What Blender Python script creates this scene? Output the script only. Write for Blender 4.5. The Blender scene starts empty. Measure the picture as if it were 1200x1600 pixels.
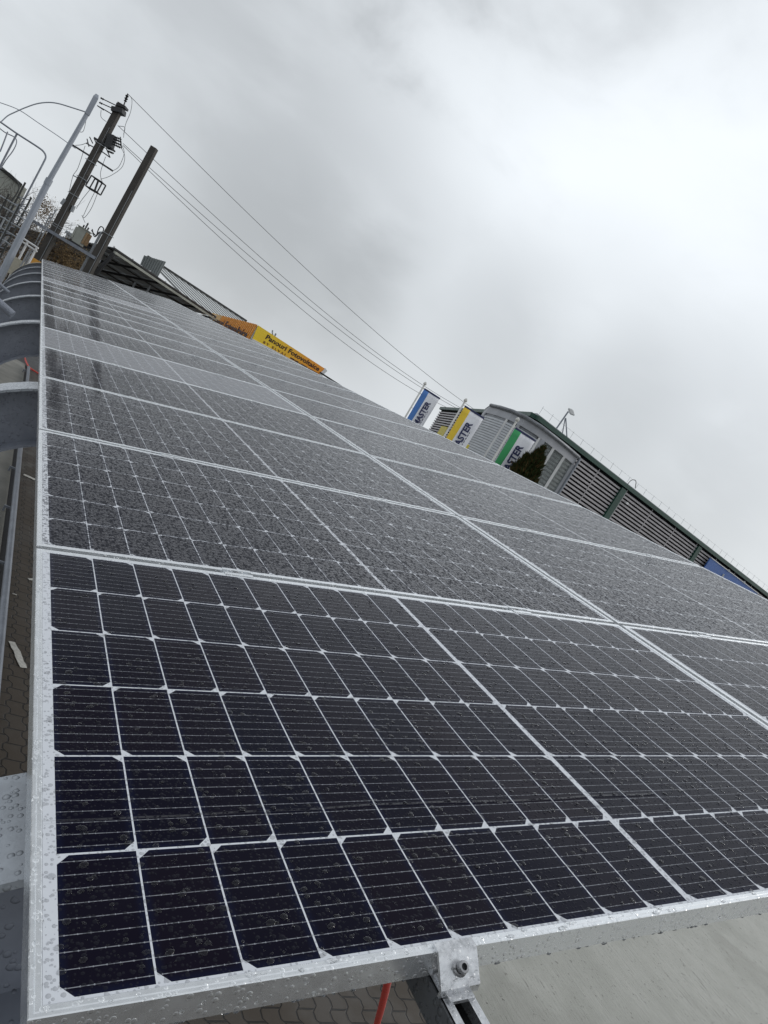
import bpy, bmesh, math, random
from mathutils import Vector, Matrix, noise
R = math.radians
random.seed(7)
C = bpy.context.scene.collection
sc = bpy.context.scene

# ------------------------------------------------------------------ camera
TILT = R(14.5); H0 = 3.2                      # pitch of the solar array, height of its low edge
ct, st = math.cos(TILT), math.sin(TILT)
AU = Vector((ct, 0, st)); AV = Vector((0, 1, 0)); AW = Vector((-st, 0, ct))   # array axes: across, along, normal
def A(u, v, w=0): return AU * u + AV * v + AW * w + Vector((0, 0, H0))
F = 1090.35
cx = AU * 0.85686634 + AV * -0.4141514 + AW * 0.30701578
cy = AU * 0.16986768 + AV * -0.33545937 + AW * -0.92661318
cz = AU * 0.48674946 + AV * 0.8461357 + AW * -0.21709291
EYE = A(-0.10033932, -0.47368127, 0.61037439)
cam = bpy.data.cameras.new('camera'); co = bpy.data.objects.new('camera', cam); C.objects.link(co)
m3 = Matrix((cx, -cy, -cz)).transposed().to_4x4(); m3.translation = EYE
co.matrix_world = m3
cam.sensor_fit = 'VERTICAL'; cam.sensor_height = 36; cam.lens = F / 1600 * 36
cam.clip_start = 0.02; cam.clip_end = 3000
sc.camera = co
sc.render.resolution_x = 768; sc.render.resolution_y = 1024
sc.view_settings.view_transform = 'Standard'; sc.view_settings.look = 'None'
sc.view_settings.exposure = 0; sc.view_settings.gamma = 1

def ray(x, y): return cx * ((x - 600) / F) + cy * ((y - 800) / F) + cz
def at(x, y, z): return EYE + ray(x, y) * z               # survey point: photo pixel + distance
def atZ(x, y, Z): d = ray(x, y); return EYE + d * ((Z - EYE.z) / d.z)
def onwall(x, y, P, Q):                                    # survey point on the vertical plane through P and Q
    n = Vector((Q.y - P.y, P.x - Q.x, 0)); d = ray(x, y)
    return EYE + d * (n.dot(P - EYE) / n.dot(d))

# ------------------------------------------------------------------ light
def N(nt, t, **k):
    n = nt.nodes.new(t)
    for a, b in k.items(): setattr(n, a, b)
    return n
class E:                                                   # small maths builder for node trees
    def __init__(s, nt, o): s.nt = nt; s.o = o
    def op(s, kind, b=None, c=None, rev=False):
        n = N(s.nt, 'ShaderNodeMath', operation=kind)
        ins = [s, b, c] if not rev else [b, s, c]
        for i, x in enumerate(ins):
            if x is None: continue
            if isinstance(x, E): s.nt.links.new(x.o, n.inputs[i])
            else: n.inputs[i].default_value = x
        return E(s.nt, n.outputs[0])
    def __add__(s, b): return s.op('ADD', b)
    def __radd__(s, b): return s.op('ADD', b)
    def __sub__(s, b): return s.op('SUBTRACT', b)
    def __rsub__(s, b): return s.op('SUBTRACT', b, rev=True)
    def __mul__(s, b): return s.op('MULTIPLY', b)
    def __rmul__(s, b): return s.op('MULTIPLY', b)
    def __truediv__(s, b): return s.op('DIVIDE', b)
    def lt(s, b): return s.op('LESS_THAN', b)
    def gt(s, b): return s.op('GREATER_THAN', b)
    def mx(s, b): return s.op('MAXIMUM', b)
    def mn(s, b): return s.op('MINIMUM', b)
    def fr(s): return s.op('FRACT')
    def fl(s): return s.op('FLOOR')
    def ab(s): return s.op('ABSOLUTE')
    def sqrt(s): return s.op('SQRT')
    def sin(s): return s.op('SINE')
def ramp(nt, e, a, b, lo=0., hi=1.):
    n = N(nt, 'ShaderNodeMapRange'); n.interpolation_type = 'SMOOTHSTEP'
    nt.links.new(e.o, n.inputs['Value'])
    n.inputs['From Min'].default_value = a; n.inputs['From Max'].default_value = b
    n.inputs['To Min'].default_value = lo; n.inputs['To Max'].default_value = hi
    return E(nt, n.outputs['Result'])
def mixc(nt, f, a, b):
    n = N(nt, 'ShaderNodeMix', data_type='RGBA')
    for s, x in ((n.inputs[0], f), (n.inputs[6], a), (n.inputs[7], b)):
        if isinstance(x, E): nt.links.new(x.o, s)
        elif hasattr(x, 'is_linked'): nt.links.new(x, s)
        elif isinstance(x, (int, float)): s.default_value = x
        else: s.default_value = (*x, 1)
    return n.outputs[2]
def noise_tex(nt, vec, scale, detail=4, rough=.5, dist=0., out=0):
    n = N(nt, 'ShaderNodeTexNoise'); nt.links.new(vec, n.inputs['Vector'])
    n.inputs['Scale'].default_value = scale; n.inputs['Detail'].default_value = detail
    n.inputs['Roughness'].default_value = rough; n.inputs['Distortion'].default_value = dist
    return E(nt, n.outputs[out])
def mapping(nt, vec, sc_=(1, 1, 1), rot=(0, 0, 0), loc=(0, 0, 0)):
    n = N(nt, 'ShaderNodeMapping'); nt.links.new(vec, n.inputs[0]); n.inputs['Location'].default_value = loc
    n.inputs['Scale'].default_value = sc_; n.inputs['Rotation'].default_value = rot
    return n.outputs[0]

world = bpy.data.worlds.new('World'); sc.world = world; world.use_nodes = True
nt = world.node_tree; nt.nodes.clear()
tc = N(nt, 'ShaderNodeTexCoord')
sky = N(nt, 'ShaderNodeTexSky', sky_type='NISHITA'); sky.sun_disc = False
SUNDIR = Vector((.86, -.12, .50)).normalized()
sky.sun_elevation = math.asin(SUNDIR.z); sky.sun_rotation = math.atan2(SUNDIR.x, SUNDIR.y)
sky.air_density = 1.2; sky.dust_density = 3
d = tc.outputs['Generated']
SKYOFF = (3.3, 1.2, .7)
# the cloud layer: a flat ceiling of cloud seen in perspective, plus broad brighter and darker banks
n1 = noise_tex(nt, mapping(nt, d, (1.5, 1.5, 2.6), loc=SKYOFF), 1.3, 5, .48, .2)
n2 = noise_tex(nt, mapping(nt, d, (2.0, 2.0, 3.6), loc=SKYOFF), 2.6, 6, .5, .25)
n3 = noise_tex(nt, d, .9, 3, .5, .2)
val = 0.81 + (n1 - .5) * .12 + (n2 - .5) * .08 + (n3 - .5) * .08
def bank(px, py, r0, r1, amp, nz=1.):
    global val
    v = ray(px, py).normalized()
    n = N(nt, 'ShaderNodeVectorMath', operation='DOT_PRODUCT'); nt.links.new(d, n.inputs[0]); n.inputs[1].default_value = v
    e = E(nt, n.outputs['Value']) + (n2 - .5) * (1.5 * (1 - math.cos(R(r1)))) + (n1 - .5) * (1.0 * (1 - math.cos(R(r1))))
    val = val + ramp(nt, e, math.cos(R(r1)), math.cos(R(r0))) * amp
BANKS = [(1150, 120, 4, 34, .14), (900, 60, 2, 20, .03), (380, 250, 1, 18, -.14), (510, 290, 1, 12, -.09), (420, 480, 2, 14, -.08), (120, 60, 2, 13, .03),
         (700, 480, 1, 11, -.10), (880, 560, 1, 12, -.13), (1060, 700, 1, 12, -.13), (1000, 330, 2, 12, .05), (950, -900, 3, 28, -.45), (300, -500, 3, 22, -.12)]  # strongest bank is unseen overhead, added to darken the near panel's reflections
for b in BANKS: bank(*b)
bk = N(nt, 'ShaderNodeVectorMath', operation='DOT_PRODUCT'); nt.links.new(d, bk.inputs[0]); bk.inputs[1].default_value = Vector((-.15, -1, .05)).normalized()
val = val + ramp(nt, E(nt, bk.outputs['Value']), .15, .85) * -.16      # unseen sky behind the camera darkened, added to dim the frame's front face
val = val.mx(.2)
comb = N(nt, 'ShaderNodeCombineColor')
for i, k in enumerate((9.40, 9.90, 10.35)):
    e = val * k; nt.links.new(e.o, comb.inputs[i])
bgc = mixc(nt, .94, sky.outputs[0], comb.outputs[0])
bg = N(nt, 'ShaderNodeBackground'); bg.inputs['Strength'].default_value = .1
nt.links.new(bgc, bg.inputs['Color'])
wo = N(nt, 'ShaderNodeOutputWorld'); nt.links.new(bg.outputs[0], wo.inputs[0])

sun = bpy.data.lights.new('sun', 'SUN'); so = bpy.data.objects.new('sun', sun); C.objects.link(so)
sun.energy = 0.7; sun.angle = R(18); sun.color = (1, .97, .93)
so.rotation_euler = SUNDIR.to_track_quat('Z', 'Y').to_euler(); so.location = (0, 0, 30)

# ------------------------------------------------------------------ materials
def newmat(name):
    m = bpy.data.materials.new(name); m.use_nodes = True; t = m.node_tree
    return m, t, t.nodes['Principled BSDF']
def drops(t, vec, scale, keep=.5, rmin=.12, rmax=.42, dim='3D'):
    """height field of beads of water, about 1/scale metres apart"""
    v = N(t, 'ShaderNodeTexVoronoi', voronoi_dimensions=dim); t.links.new(vec, v.inputs['Vector'])
    v.inputs['Scale'].default_value = scale; v.inputs['Randomness'].default_value = .9
    s = N(t, 'ShaderNodeSeparateColor'); t.links.new(v.outputs['Color'], s.inputs[0])
    rr = E(t, s.outputs[0]) * (rmax - rmin) + rmin
    dd = E(t, v.outputs['Distance'])
    h = (rr * rr - dd * dd).mx(0.).sqrt()
    kk = E(t, s.outputs[1])
    return h * (kk.lt(keep) if not isinstance(keep, E) else kk.lt(keep)) * (1. / scale)
def mat(name, col, rough=.6, metal=0., var=.25, scale=3., bump=.0, bscale=40., wet=0., wscale=90., stretch=(1, 1, 1), col2=None, spec=.5):
    m, t, b = newmat(name)
    tc = N(t, 'ShaderNodeTexCoord'); v = mapping(t, tc.outputs['Object'], stretch)
    a = noise_tex(t, v, scale, 6, .6); a2 = noise_tex(t, v, scale * 7.3, 4, .6)
    f = ramp(t, a * .65 + a2 * .35, .3, .7)
    dark = tuple(c * (1 - var) for c in col) if col2 is None else col2
    lite = tuple(min(1, c * (1 + var * .5)) for c in col)
    t.links.new(mixc(t, f, dark, lite), b.inputs['Base Color'])
    b.inputs['Metallic'].default_value = metal; b.inputs['Specular IOR Level'].default_value = spec
    r_ = ramp(t, a2, .25, .75, rough * .75, min(1, rough * 1.2)); t.links.new(r_.o, b.inputs['Roughness'])
    h = None
    if bump: h = noise_tex(t, v, bscale, 5, .6) * bump
    if wet:
        w = drops(t, tc.outputs['Object'], wscale, .7, .2, .55) * wet
        h = w if h is None else h + w
    if h is not None:
        bn = N(t, 'ShaderNodeBump'); bn.inputs['Distance'].default_value = 1; bn.inputs['Strength'].default_value = 1
        t.links.new(h.o, bn.inputs['Height']); t.links.new(bn.outputs[0], b.inputs['Normal'])
    return m
M = dict(
    frame=mat('wet anodised aluminium', (.86, .88, .90), .27, .78, .08, 6, .0004, 60, .20, 150, stretch=(1, 1, 1)),
    clamp=mat('raw aluminium', (.70, .71, .73), .30, .8, .35, 22, .0003, 90, .12, 160),
    bolt=mat('stainless steel', (.36, .36, .37), .3, .95, .2, 50),
    dark=mat('dark shadow metal', (.02, .02, .022), .5, .2, .3, 20),
    steel=mat('grey painted steel', (.25, .27, .32), .42, 0, .22, 2.2, .0004, 60, .5, 70),
    flange=mat('grey painted steel, wet', (.40, .43, .47), .28, 0, .25, 7, .0012, 45, .7, 105),
    flange_far=mat('plain cream', (.42, .39, .31), .5, 0, .25, 4),  # cream tone for the last beam's top flange and a barrier board
    purlin=mat('dark grey rail side', (.085, .09, .097), .4, 0, .25, 5, .0005, 60, .5, 110),
    pipe=mat('galvanised pipe', (.25, .27, .31), .4, .2, .2, 5),
    conc_pole=mat('weathered concrete pole', (.062, .056, .05), .85, 0, .35, 2.5, .003, 30, stretch=(1, 1, .35)),
    galv=mat('galvanised steel', (.33, .35, .37), .5, .3, .2, 3),
    lamp=mat('grey lamp mast', (.36, .39, .44), .5, .1, .12, 2),
    black=mat('black fitting', (.02, .021, .024), .5, 0, .3, 10),
    wire=mat('bare wire', (.12, .125, .13), .5, .2, .1, 10),
    porcelain=mat('transformer grey paint', (.34, .35, .31), .5, 0, .15, 3),
    brown=mat('transformer rusty fins', (.33, .22, .12), .6, 0, .3, 5),
    white=mat('white paint', (.72, .72, .72), .5, 0, .1, 3),
    mast=mat('cream flag mast', (.60, .59, .56), .45, 0, .1, 3),
    green=mat('dark green trim', (.010, .058, .040), .45, 0, .25, 2),
    greycl=mat('grey cladding frame', (.36, .37, .40), .5, 0, .12, 2),
    blind=mat('grey blinds', (.52, .54, .57), .6, 0, .15, 3),
    zinc=mat('zinc gutter', (.20, .21, .23), .45, .3, .35, 4),
    rib=mat('light grey cladding', (.42, .40, .41), .5, .1, .2, 1.5),
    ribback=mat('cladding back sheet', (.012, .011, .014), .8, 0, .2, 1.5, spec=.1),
    sheet=mat('corrugated steel sheet', (.20, .215, .21), .5, .2, .2, 1.2),
    orange=mat('orange corrugated sheet', (.80, .36, .06), .55, 0, .2, 1.2),
    amber=mat('faded orange sheet', (.66, .42, .17), .6, 0, .1, 1.2),
    ink=mat('dark brown lettering', (.045, .02, .02), .6, 0, .1, 5),
    ink2=mat('pale brown lettering', (.25, .11, .02), .6, 0, .1, 5),
    navy=mat('navy lettering', (.022, .03, .10), .6, 0, .1, 5),
    flagw=mat('white flag cloth', (.90, .91, .97), .8, 0, .1, 2),
    fblue=mat('blue flag cloth', (.09, .23, .58), .8, 0, .1, 2),
    fyellow=mat('yellow flag cloth', (.88, .62, .06), .8, 0, .1, 2),
    fgreen=mat('green flag cloth', (.06, .38, .14), .8, 0, .1, 2),
    blue=mat('blue sign face', (.05, .14, .42), .5, 0, .12, 1),
    yellow=mat('yellow board', (.62, .52, .08), .6, 0, .1, 2),
    bark=mat('bare bark', (.07, .058, .05), .9, 0, .3, 8),
    thuja=mat('thuja green', (.030, .042, .014), .8, 0, .6, 3, spec=.1),
    thujab=mat('thuja brown green', (.070, .048, .018), .85, 0, .5, 3, spec=.1),
    brush=mat('autumn brown leaves', (.12, .075, .035), .85, 0, .5, 2),
    brush2=mat('ochre leaves', (.21, .14, .06), .85, 0, .5, 2),
    wall=mat('pale render', (.58, .60, .60), .8, 0, .15, .6),
    wallg=mat('pale greenish render', (.36, .37, .33), .8, 0, .3, .5),
    roofd=mat('dark roof edge', (.05, .052, .05), .8, 0, .4, 1),
    window=mat('dark window', (.05, .06, .07), .2, 0, .2, 3),
    red=mat('red rubber', (.62, .045, .03), .35, 0, .1, 10),
    paper=mat('wet paper', (.55, .54, .50), .7, 0, .3, 30),
    asphalt=mat('asphalt', (.06, .06, .062), .7, 0, .3, .6, .004, 60),
    soil=mat('dirt', (.09, .075, .06), .9, 0, .4, 1.5, .01, 20),
    conc=mat('screeded concrete', (.32, .31, .275), .75, 0, .2, 1.1, .003, 14, stretch=(1, 1, 1)),
    concl=mat('old concrete', (.21, .205, .185), .8, 0, .35, 1.6, .004, 25),
    wood=mat('orange safety cloth', (.62, .30, .05), .7, 0, .2, 3),
)
# concrete with scratch marks
def scratched():
    m, t, b = newmat('brushed concrete')
    tc = N(t, 'ShaderNodeTexCoord'); o = tc.outputs['Object']
    v = mapping(t, o, (9, 1.1, 1), (0, 0, R(-38)))
    s = noise_tex(t, v, 3.2, 7, .65, .6)
    n = noise_tex(t, o, 1.3, 6, .6); p = noise_tex(t, o, 60, 3, .6)
    pit = noise_tex(t, o, 22, 5, .7)
    sm = ramp(t, s, .56, .66) * ramp(t, n, .52, .60)
    pm = ramp(t, pit, .60, .66) * ramp(t, s, .47, .58)
    c = mixc(t, ramp(t, n, .3, .7), (.315, .318, .285), (.41, .41, .375))
    c = mixc(t, sm * .8, c, (.15, .15, .13)); st2 = noise_tex(t, o, .45, 5, .6, .8); c = mixc(t, ramp(t, st2, .5, .62) * .35, c, (.19, .19, .165)); c = mixc(t, pm * .9, c, (.08, .075, .068))
    c = mixc(t, ramp(t, p, .3, .7) * .25, c, (.33, .32, .29))
    t.links.new(c, b.inputs['Base Color']); b.inputs['Roughness'].default_value = .62
    bn = N(t, 'ShaderNodeBump'); bn.inputs['Distance'].default_value = 1
    h = s * .012 + p * .0012 - pm * .004; t.links.new(h.o, bn.inputs['Height']); t.links.new(bn.outputs[0], b.inputs['Normal'])
    return m
M['scratched'] = scratched()
def pavers():
    m, t, b = newmat('interlocking pavers')
    tc = N(t, 'ShaderNodeTexCoord'); o = tc.outputs['Object']
    s = N(t, 'ShaderNodeSeparateXYZ'); t.links.new(o, s.inputs[0]); x = E(t, s.outputs[0]); y = E(t, s.outputs[1])
    wob = (noise_tex(t, o, 9, 2) - .5) * .006
    PX, PY = .15, .21
    tri = (((y / PY).fr() - .5).ab() - .25) * 4.               # -1..1 triangle
    wave = (tri * 2.2).mn(1.).mx(-1.) * .021
    xs = (x + wave + wob) / PX; col = xs.fl()
    jx = .5 - (xs.fr() - .5).ab()
    odd = (col * .5).fr() * 2.
    ys = (y + wob) / PY + odd * .5 + .25; row = ys.fl()
    jy = .5 - (ys.fr() - .5).ab()
    dist = (jx * PX).mn(jy * PY)
    joint = 1. - ramp(t, dist, .0035, .0095)
    cid = N(t, 'ShaderNodeTexWhiteNoise', noise_dimensions='2D'); cmb = N(t, 'ShaderNodeCombineXYZ')
    t.links.new(col.o, cmb.inputs[0]); t.links.new(row.o, cmb.inputs[1]); t.links.new(cmb.outputs[0], cid.inputs['Vector'])
    rnd = E(t, cid.outputs['Value'])
    st_ = noise_tex(t, o, 1.1, 6, .65); g = noise_tex(t, o, 120, 2)
    c = mixc(t, rnd, (.12, .102, .08), (.175, .155, .128))
    c = mixc(t, ramp(t, st_, .45, .62) * .6, c, (.062, .048, .034))
    c = mixc(t, ramp(t, g, .3, .75) * .3, c, (.22, .19, .16))
    left_dark = ramp(t, x + (st_ - .5) * 1.2, 1.7, 2.6, .9, 0)  # pavers darker brown towards the left side, edge broken up by noise
    c = mixc(t, left_dark, c, (.045, .034, .024))
    c = mixc(t, joint, c, (.012, .010, .008))
    t.links.new(c, b.inputs['Base Color'])
    rr = ramp(t, st_, .4, .62, .75, .4); t.links.new(rr.o, b.inputs['Roughness'])
    bn = N(t, 'ShaderNodeBump'); bn.inputs['Distance'].default_value = 1
    h = g * .0006 - joint * .008 + rnd * .002; t.links.new(h.o, bn.inputs['Height']); t.links.new(bn.outputs[0], b.inputs['Normal'])
    return m
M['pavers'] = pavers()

# the glass of the solar panels: cells, busbars, backsheet, beads of water
PW, PL = 1.755, 1.038                                       # panel size
def glass_mat(name, film=0., dens=1., streak=False, big=0., SPK=1.):
    m, t, b = newmat(name)
    tc = N(t, 'ShaderNodeTexCoord'); o = tc.outputs['Object']
    s = N(t, 'ShaderNodeSeparateXYZ'); t.links.new(o, s.inputs[0]); x = E(t, s.outputs[0]); y = E(t, s.outputs[1])
    pu, pv, mu, mv, mid = .0848, .1685, .0245, .0135, .010
    gu, gv, ch = .0022, .0028, .0135
    right = x.gt(PW / 2)
    xu = x - mu - right * mid
    midm = (x - PW / 2).ab().lt(mid / 2 + gu / 2)
    cu = (xu / pu).fr() * pu; yv = (y - mv) / pv; row = yv.fl(); cv = yv.fr() * pv
    eu = cu.mn(pu - cu); ev = cv.mn(pv - cv)
    gap = eu.lt(gu / 2).mx(ev.lt(gv / 2)).mx(midm)
    odd = (row * .5).fr() * 2.
    side = cu * (1. - odd) + (pu - cu) * odd                # rows alternate which corners are cut
    cham = (side + ev).lt(ch + gu / 2)
    out = x.lt(mu).mx(x.gt(PW - mu)).mx(y.lt(mv)).mx(y.gt(PL - mv))
    sheet = gap.mx(cham).mx(out).mn(1.)
    bb = (((cv - gv / 2) / ((pv - gv) / 9.)).fr() - .5).ab() * ((pv - gv) / 9.)
    bn_ = noise_tex(t, mapping(t, o, (1, .2, 1)), 160, 2)
    bus = bb.lt(.00042 + 0.)
    pads = (((cu / pu * 7.).fr() - .5).ab()).lt(.045) * bb.lt(.00085)
    busm = (bus * ramp(t, bn_, .25, .6, .30, .95)).mx(pads)
    fing = ((x / .0016).fr() - .5).ab() * 2.
    cellid = N(t, 'ShaderNodeTexWhiteNoise', noise_dimensions='2D'); cmb = N(t, 'ShaderNodeCombineXYZ')
    oi = N(t, 'ShaderNodeObjectInfo')
    cc = (xu / pu).fl() + E(t, oi.outputs['Random']) * 50.
    t.links.new(cc.o, cmb.inputs[0]); t.links.new(row.o, cmb.inputs[1]); t.links.new(cmb.outputs[0], cellid.inputs['Vector'])
    rnd = E(t, cellid.outputs['Value'])
    c = mixc(t, rnd, (.0020, .0026, .0110), (.0062, .0040, .0105))
    c = mixc(t, (1. - ramp(t, eu.mn(ev), .001, .012)) * .6, c, (.006, .010, .034))
    c = mixc(t, fing * .12, c, (.008, .009, .016))
    c = mixc(t, busm, c, (.30, .31, .34))
    c = mixc(t, sheet, c, (.68, .70, .74))
    # beads: brighten or darken through refraction of what lies beneath; the relief does the rest
    h1 = drops(t, o, 165, .70 * dens, .16, .46, '2D')
    o2 = mapping(t, o, (1.07, .93, 1), (0, 0, R(31)))
    h2 = drops(t, o2, 260, .60 * dens, .15, .44, '2D')
    o3 = mapping(t, o, (1, 1, 1), (0, 0, R(64)))
    h3 = drops(t, o3, 88, (.16 + big) * dens, .12, .36, '2D')
    hh = h1.mx(h2).mx(h3)
    t.links.new(c, b.inputs['Base Color'])
    t.nodes['Principled BSDF'].inputs['IOR'].default_value = 1.30
    # inside a bead the light goes down into the dark cell instead of mirroring the sky
    wet = ramp(t, hh, .00002, .0005)
    clump = noise_tex(t, mapping(t, o, (1.45, .7, 1)), 72, 2, .75)
    clump2 = noise_tex(t, mapping(t, o, (1.6, .5, 1), (0, 0, R(3))), 38, 3, .7)
    if SPK >= 1:
        big_ = ramp(t, h3, .00005, .0008)
        fine = noise_tex(t, mapping(t, o, (1, .8, 1)), 105, 2, .8)
        wet = (ramp(t, clump, .56, .60) * .9).mx(ramp(t, clump2, .59, .63) * .8).mx(big_ * .8).mx(ramp(t, fine, .58, .63) * .9).mn(1.)
    elif SPK > 0:
        wet = (wet * .75).mx(ramp(t, clump, .60, .64) * .6)
    else: wet = wet * .7
    A_, B_ = (.22, .18) if not SPK else ((.28, .24) if SPK < 1 else (.62, .30))
    sp = wet * -B_ + A_ if not film else wet * -.25 + 1.
    t.links.new(sp.o, b.inputs['Specular IOR Level'])
    b.inputs['Specular Tint'].default_value = (.90, .88, 1, 1)
    c = mixc(t, wet * (.72 if SPK >= 1 else .3), c, (.035, .036, .042)); t.links.new(c, b.inputs['Base Color'])
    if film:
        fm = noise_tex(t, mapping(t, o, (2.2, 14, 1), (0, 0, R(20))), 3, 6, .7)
        c = mixc(t, ramp(t, fm, .3, .7, .22, .42), c, (.40, .41, .44)); t.links.new(c, b.inputs['Base Color'])  # pale sheen of the water film painted into the base colour as haze
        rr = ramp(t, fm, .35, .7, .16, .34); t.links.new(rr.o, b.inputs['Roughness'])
    else:
        b.inputs['Roughness'].default_value = .055
    bn = N(t, 'ShaderNodeBump'); bn.inputs['Distance'].default_value = 1; bn.inputs['Strength'].default_value = 1
    lo = noise_tex(t, o, 7, 2) * .0006
    if film:
        h = hh * .30 + lo + noise_tex(t, mapping(t, o, (1, 4, 1)), 60, 4, .7) * .0014
    else: h = hh * (.22 if SPK >= 1 else (.5 if SPK else .35)) + lo
    if streak:                                              # a run of water across the near panel
        wv = noise_tex(t, mapping(t, o, (3.2, 0, 0)), 1, 2)
        yy = (y - .232 - wv * .022 - x * .006 + .011).ab()
        h = h + ramp(t, yy, 0, .0045, .0016, 0) * (x.lt(1.05))
    t.links.new(h.o, bn.inputs['Height']); t.links.new(bn.outputs[0], b.inputs['Normal'])
    if not film:                                            # beads show the dark cell through them instead of the sky
        q = N(t, 'ShaderNodeBsdfDiffuse'); t.links.new(mixc(t, sheet * (.5 if SPK >= 1 else .85), (.022, .023, .030), (.42, .43, .46)), q.inputs['Color'])
        ms = N(t, 'ShaderNodeMixShader'); fa = wet * (.85 if SPK >= 1 else (.55 if SPK else .45)); t.links.new(fa.o, ms.inputs[0])
        t.links.new(b.outputs[0], ms.inputs[1]); t.links.new(q.outputs[0], ms.inputs[2]); t.links.new(ms.outputs[0], t.nodes['Material Output'].inputs['Surface'])
    return m
M['glass_near'] = glass_mat('solar glass, sparse beads', dens=.42, streak=True, SPK=0.)
M['glass_mid'] = glass_mat('solar glass, scattered beads', dens=.8, SPK=.25)
M['glass'] = glass_mat('solar glass, dense beads', dens=1.25, big=.5)
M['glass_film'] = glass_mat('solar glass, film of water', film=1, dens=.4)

def water():
    m, t, b = newmat('water drop')
    b.inputs['Base Color'].default_value = (1, 1, 1, 1); b.inputs['Transmission Weight'].default_value = 1
    b.inputs['IOR'].default_value = 1.33; b.inputs['Roughness'].default_value = .02
    return m
M['water'] = water()
def pane():
    m, t, b = newmat('window glass')
    tc = N(t, 'ShaderNodeTexCoord'); n = noise_tex(t, tc.outputs['Object'], 1.5, 3)
    t.links.new(mixc(t, n, (.55, .60, .60), (.7, .74, .74)), b.inputs['Base Color'])
    b.inputs['Transmission Weight'].default_value = .85; b.inputs['Roughness'].default_value = .03
    b.inputs['IOR'].default_value = 1.12
    return m
M['pane'] = pane()
def banner_mat(P0, P1):                                     # printed fabric, yellow at one end to orange at the other
    m, t, b = newmat('printed banner'); tc = N(t, 'ShaderNodeTexCoord')
    s = N(t, 'ShaderNodeSeparateXYZ'); t.links.new(tc.outputs['Generated'], s.inputs[0])
    n = noise_tex(t, tc.outputs['Object'], 1.2, 3)
    f = ramp(t, E(t, s.outputs[0]), .05, .95)
    c = mixc(t, f, (.95, .68, .035), (.95, .34, .03)); c = mixc(t, n * .2, c, (.85, .52, .08))
    t.links.new(c, b.inputs['Base Color']); b.inputs['Roughness'].default_value = .6
    return m

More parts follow.
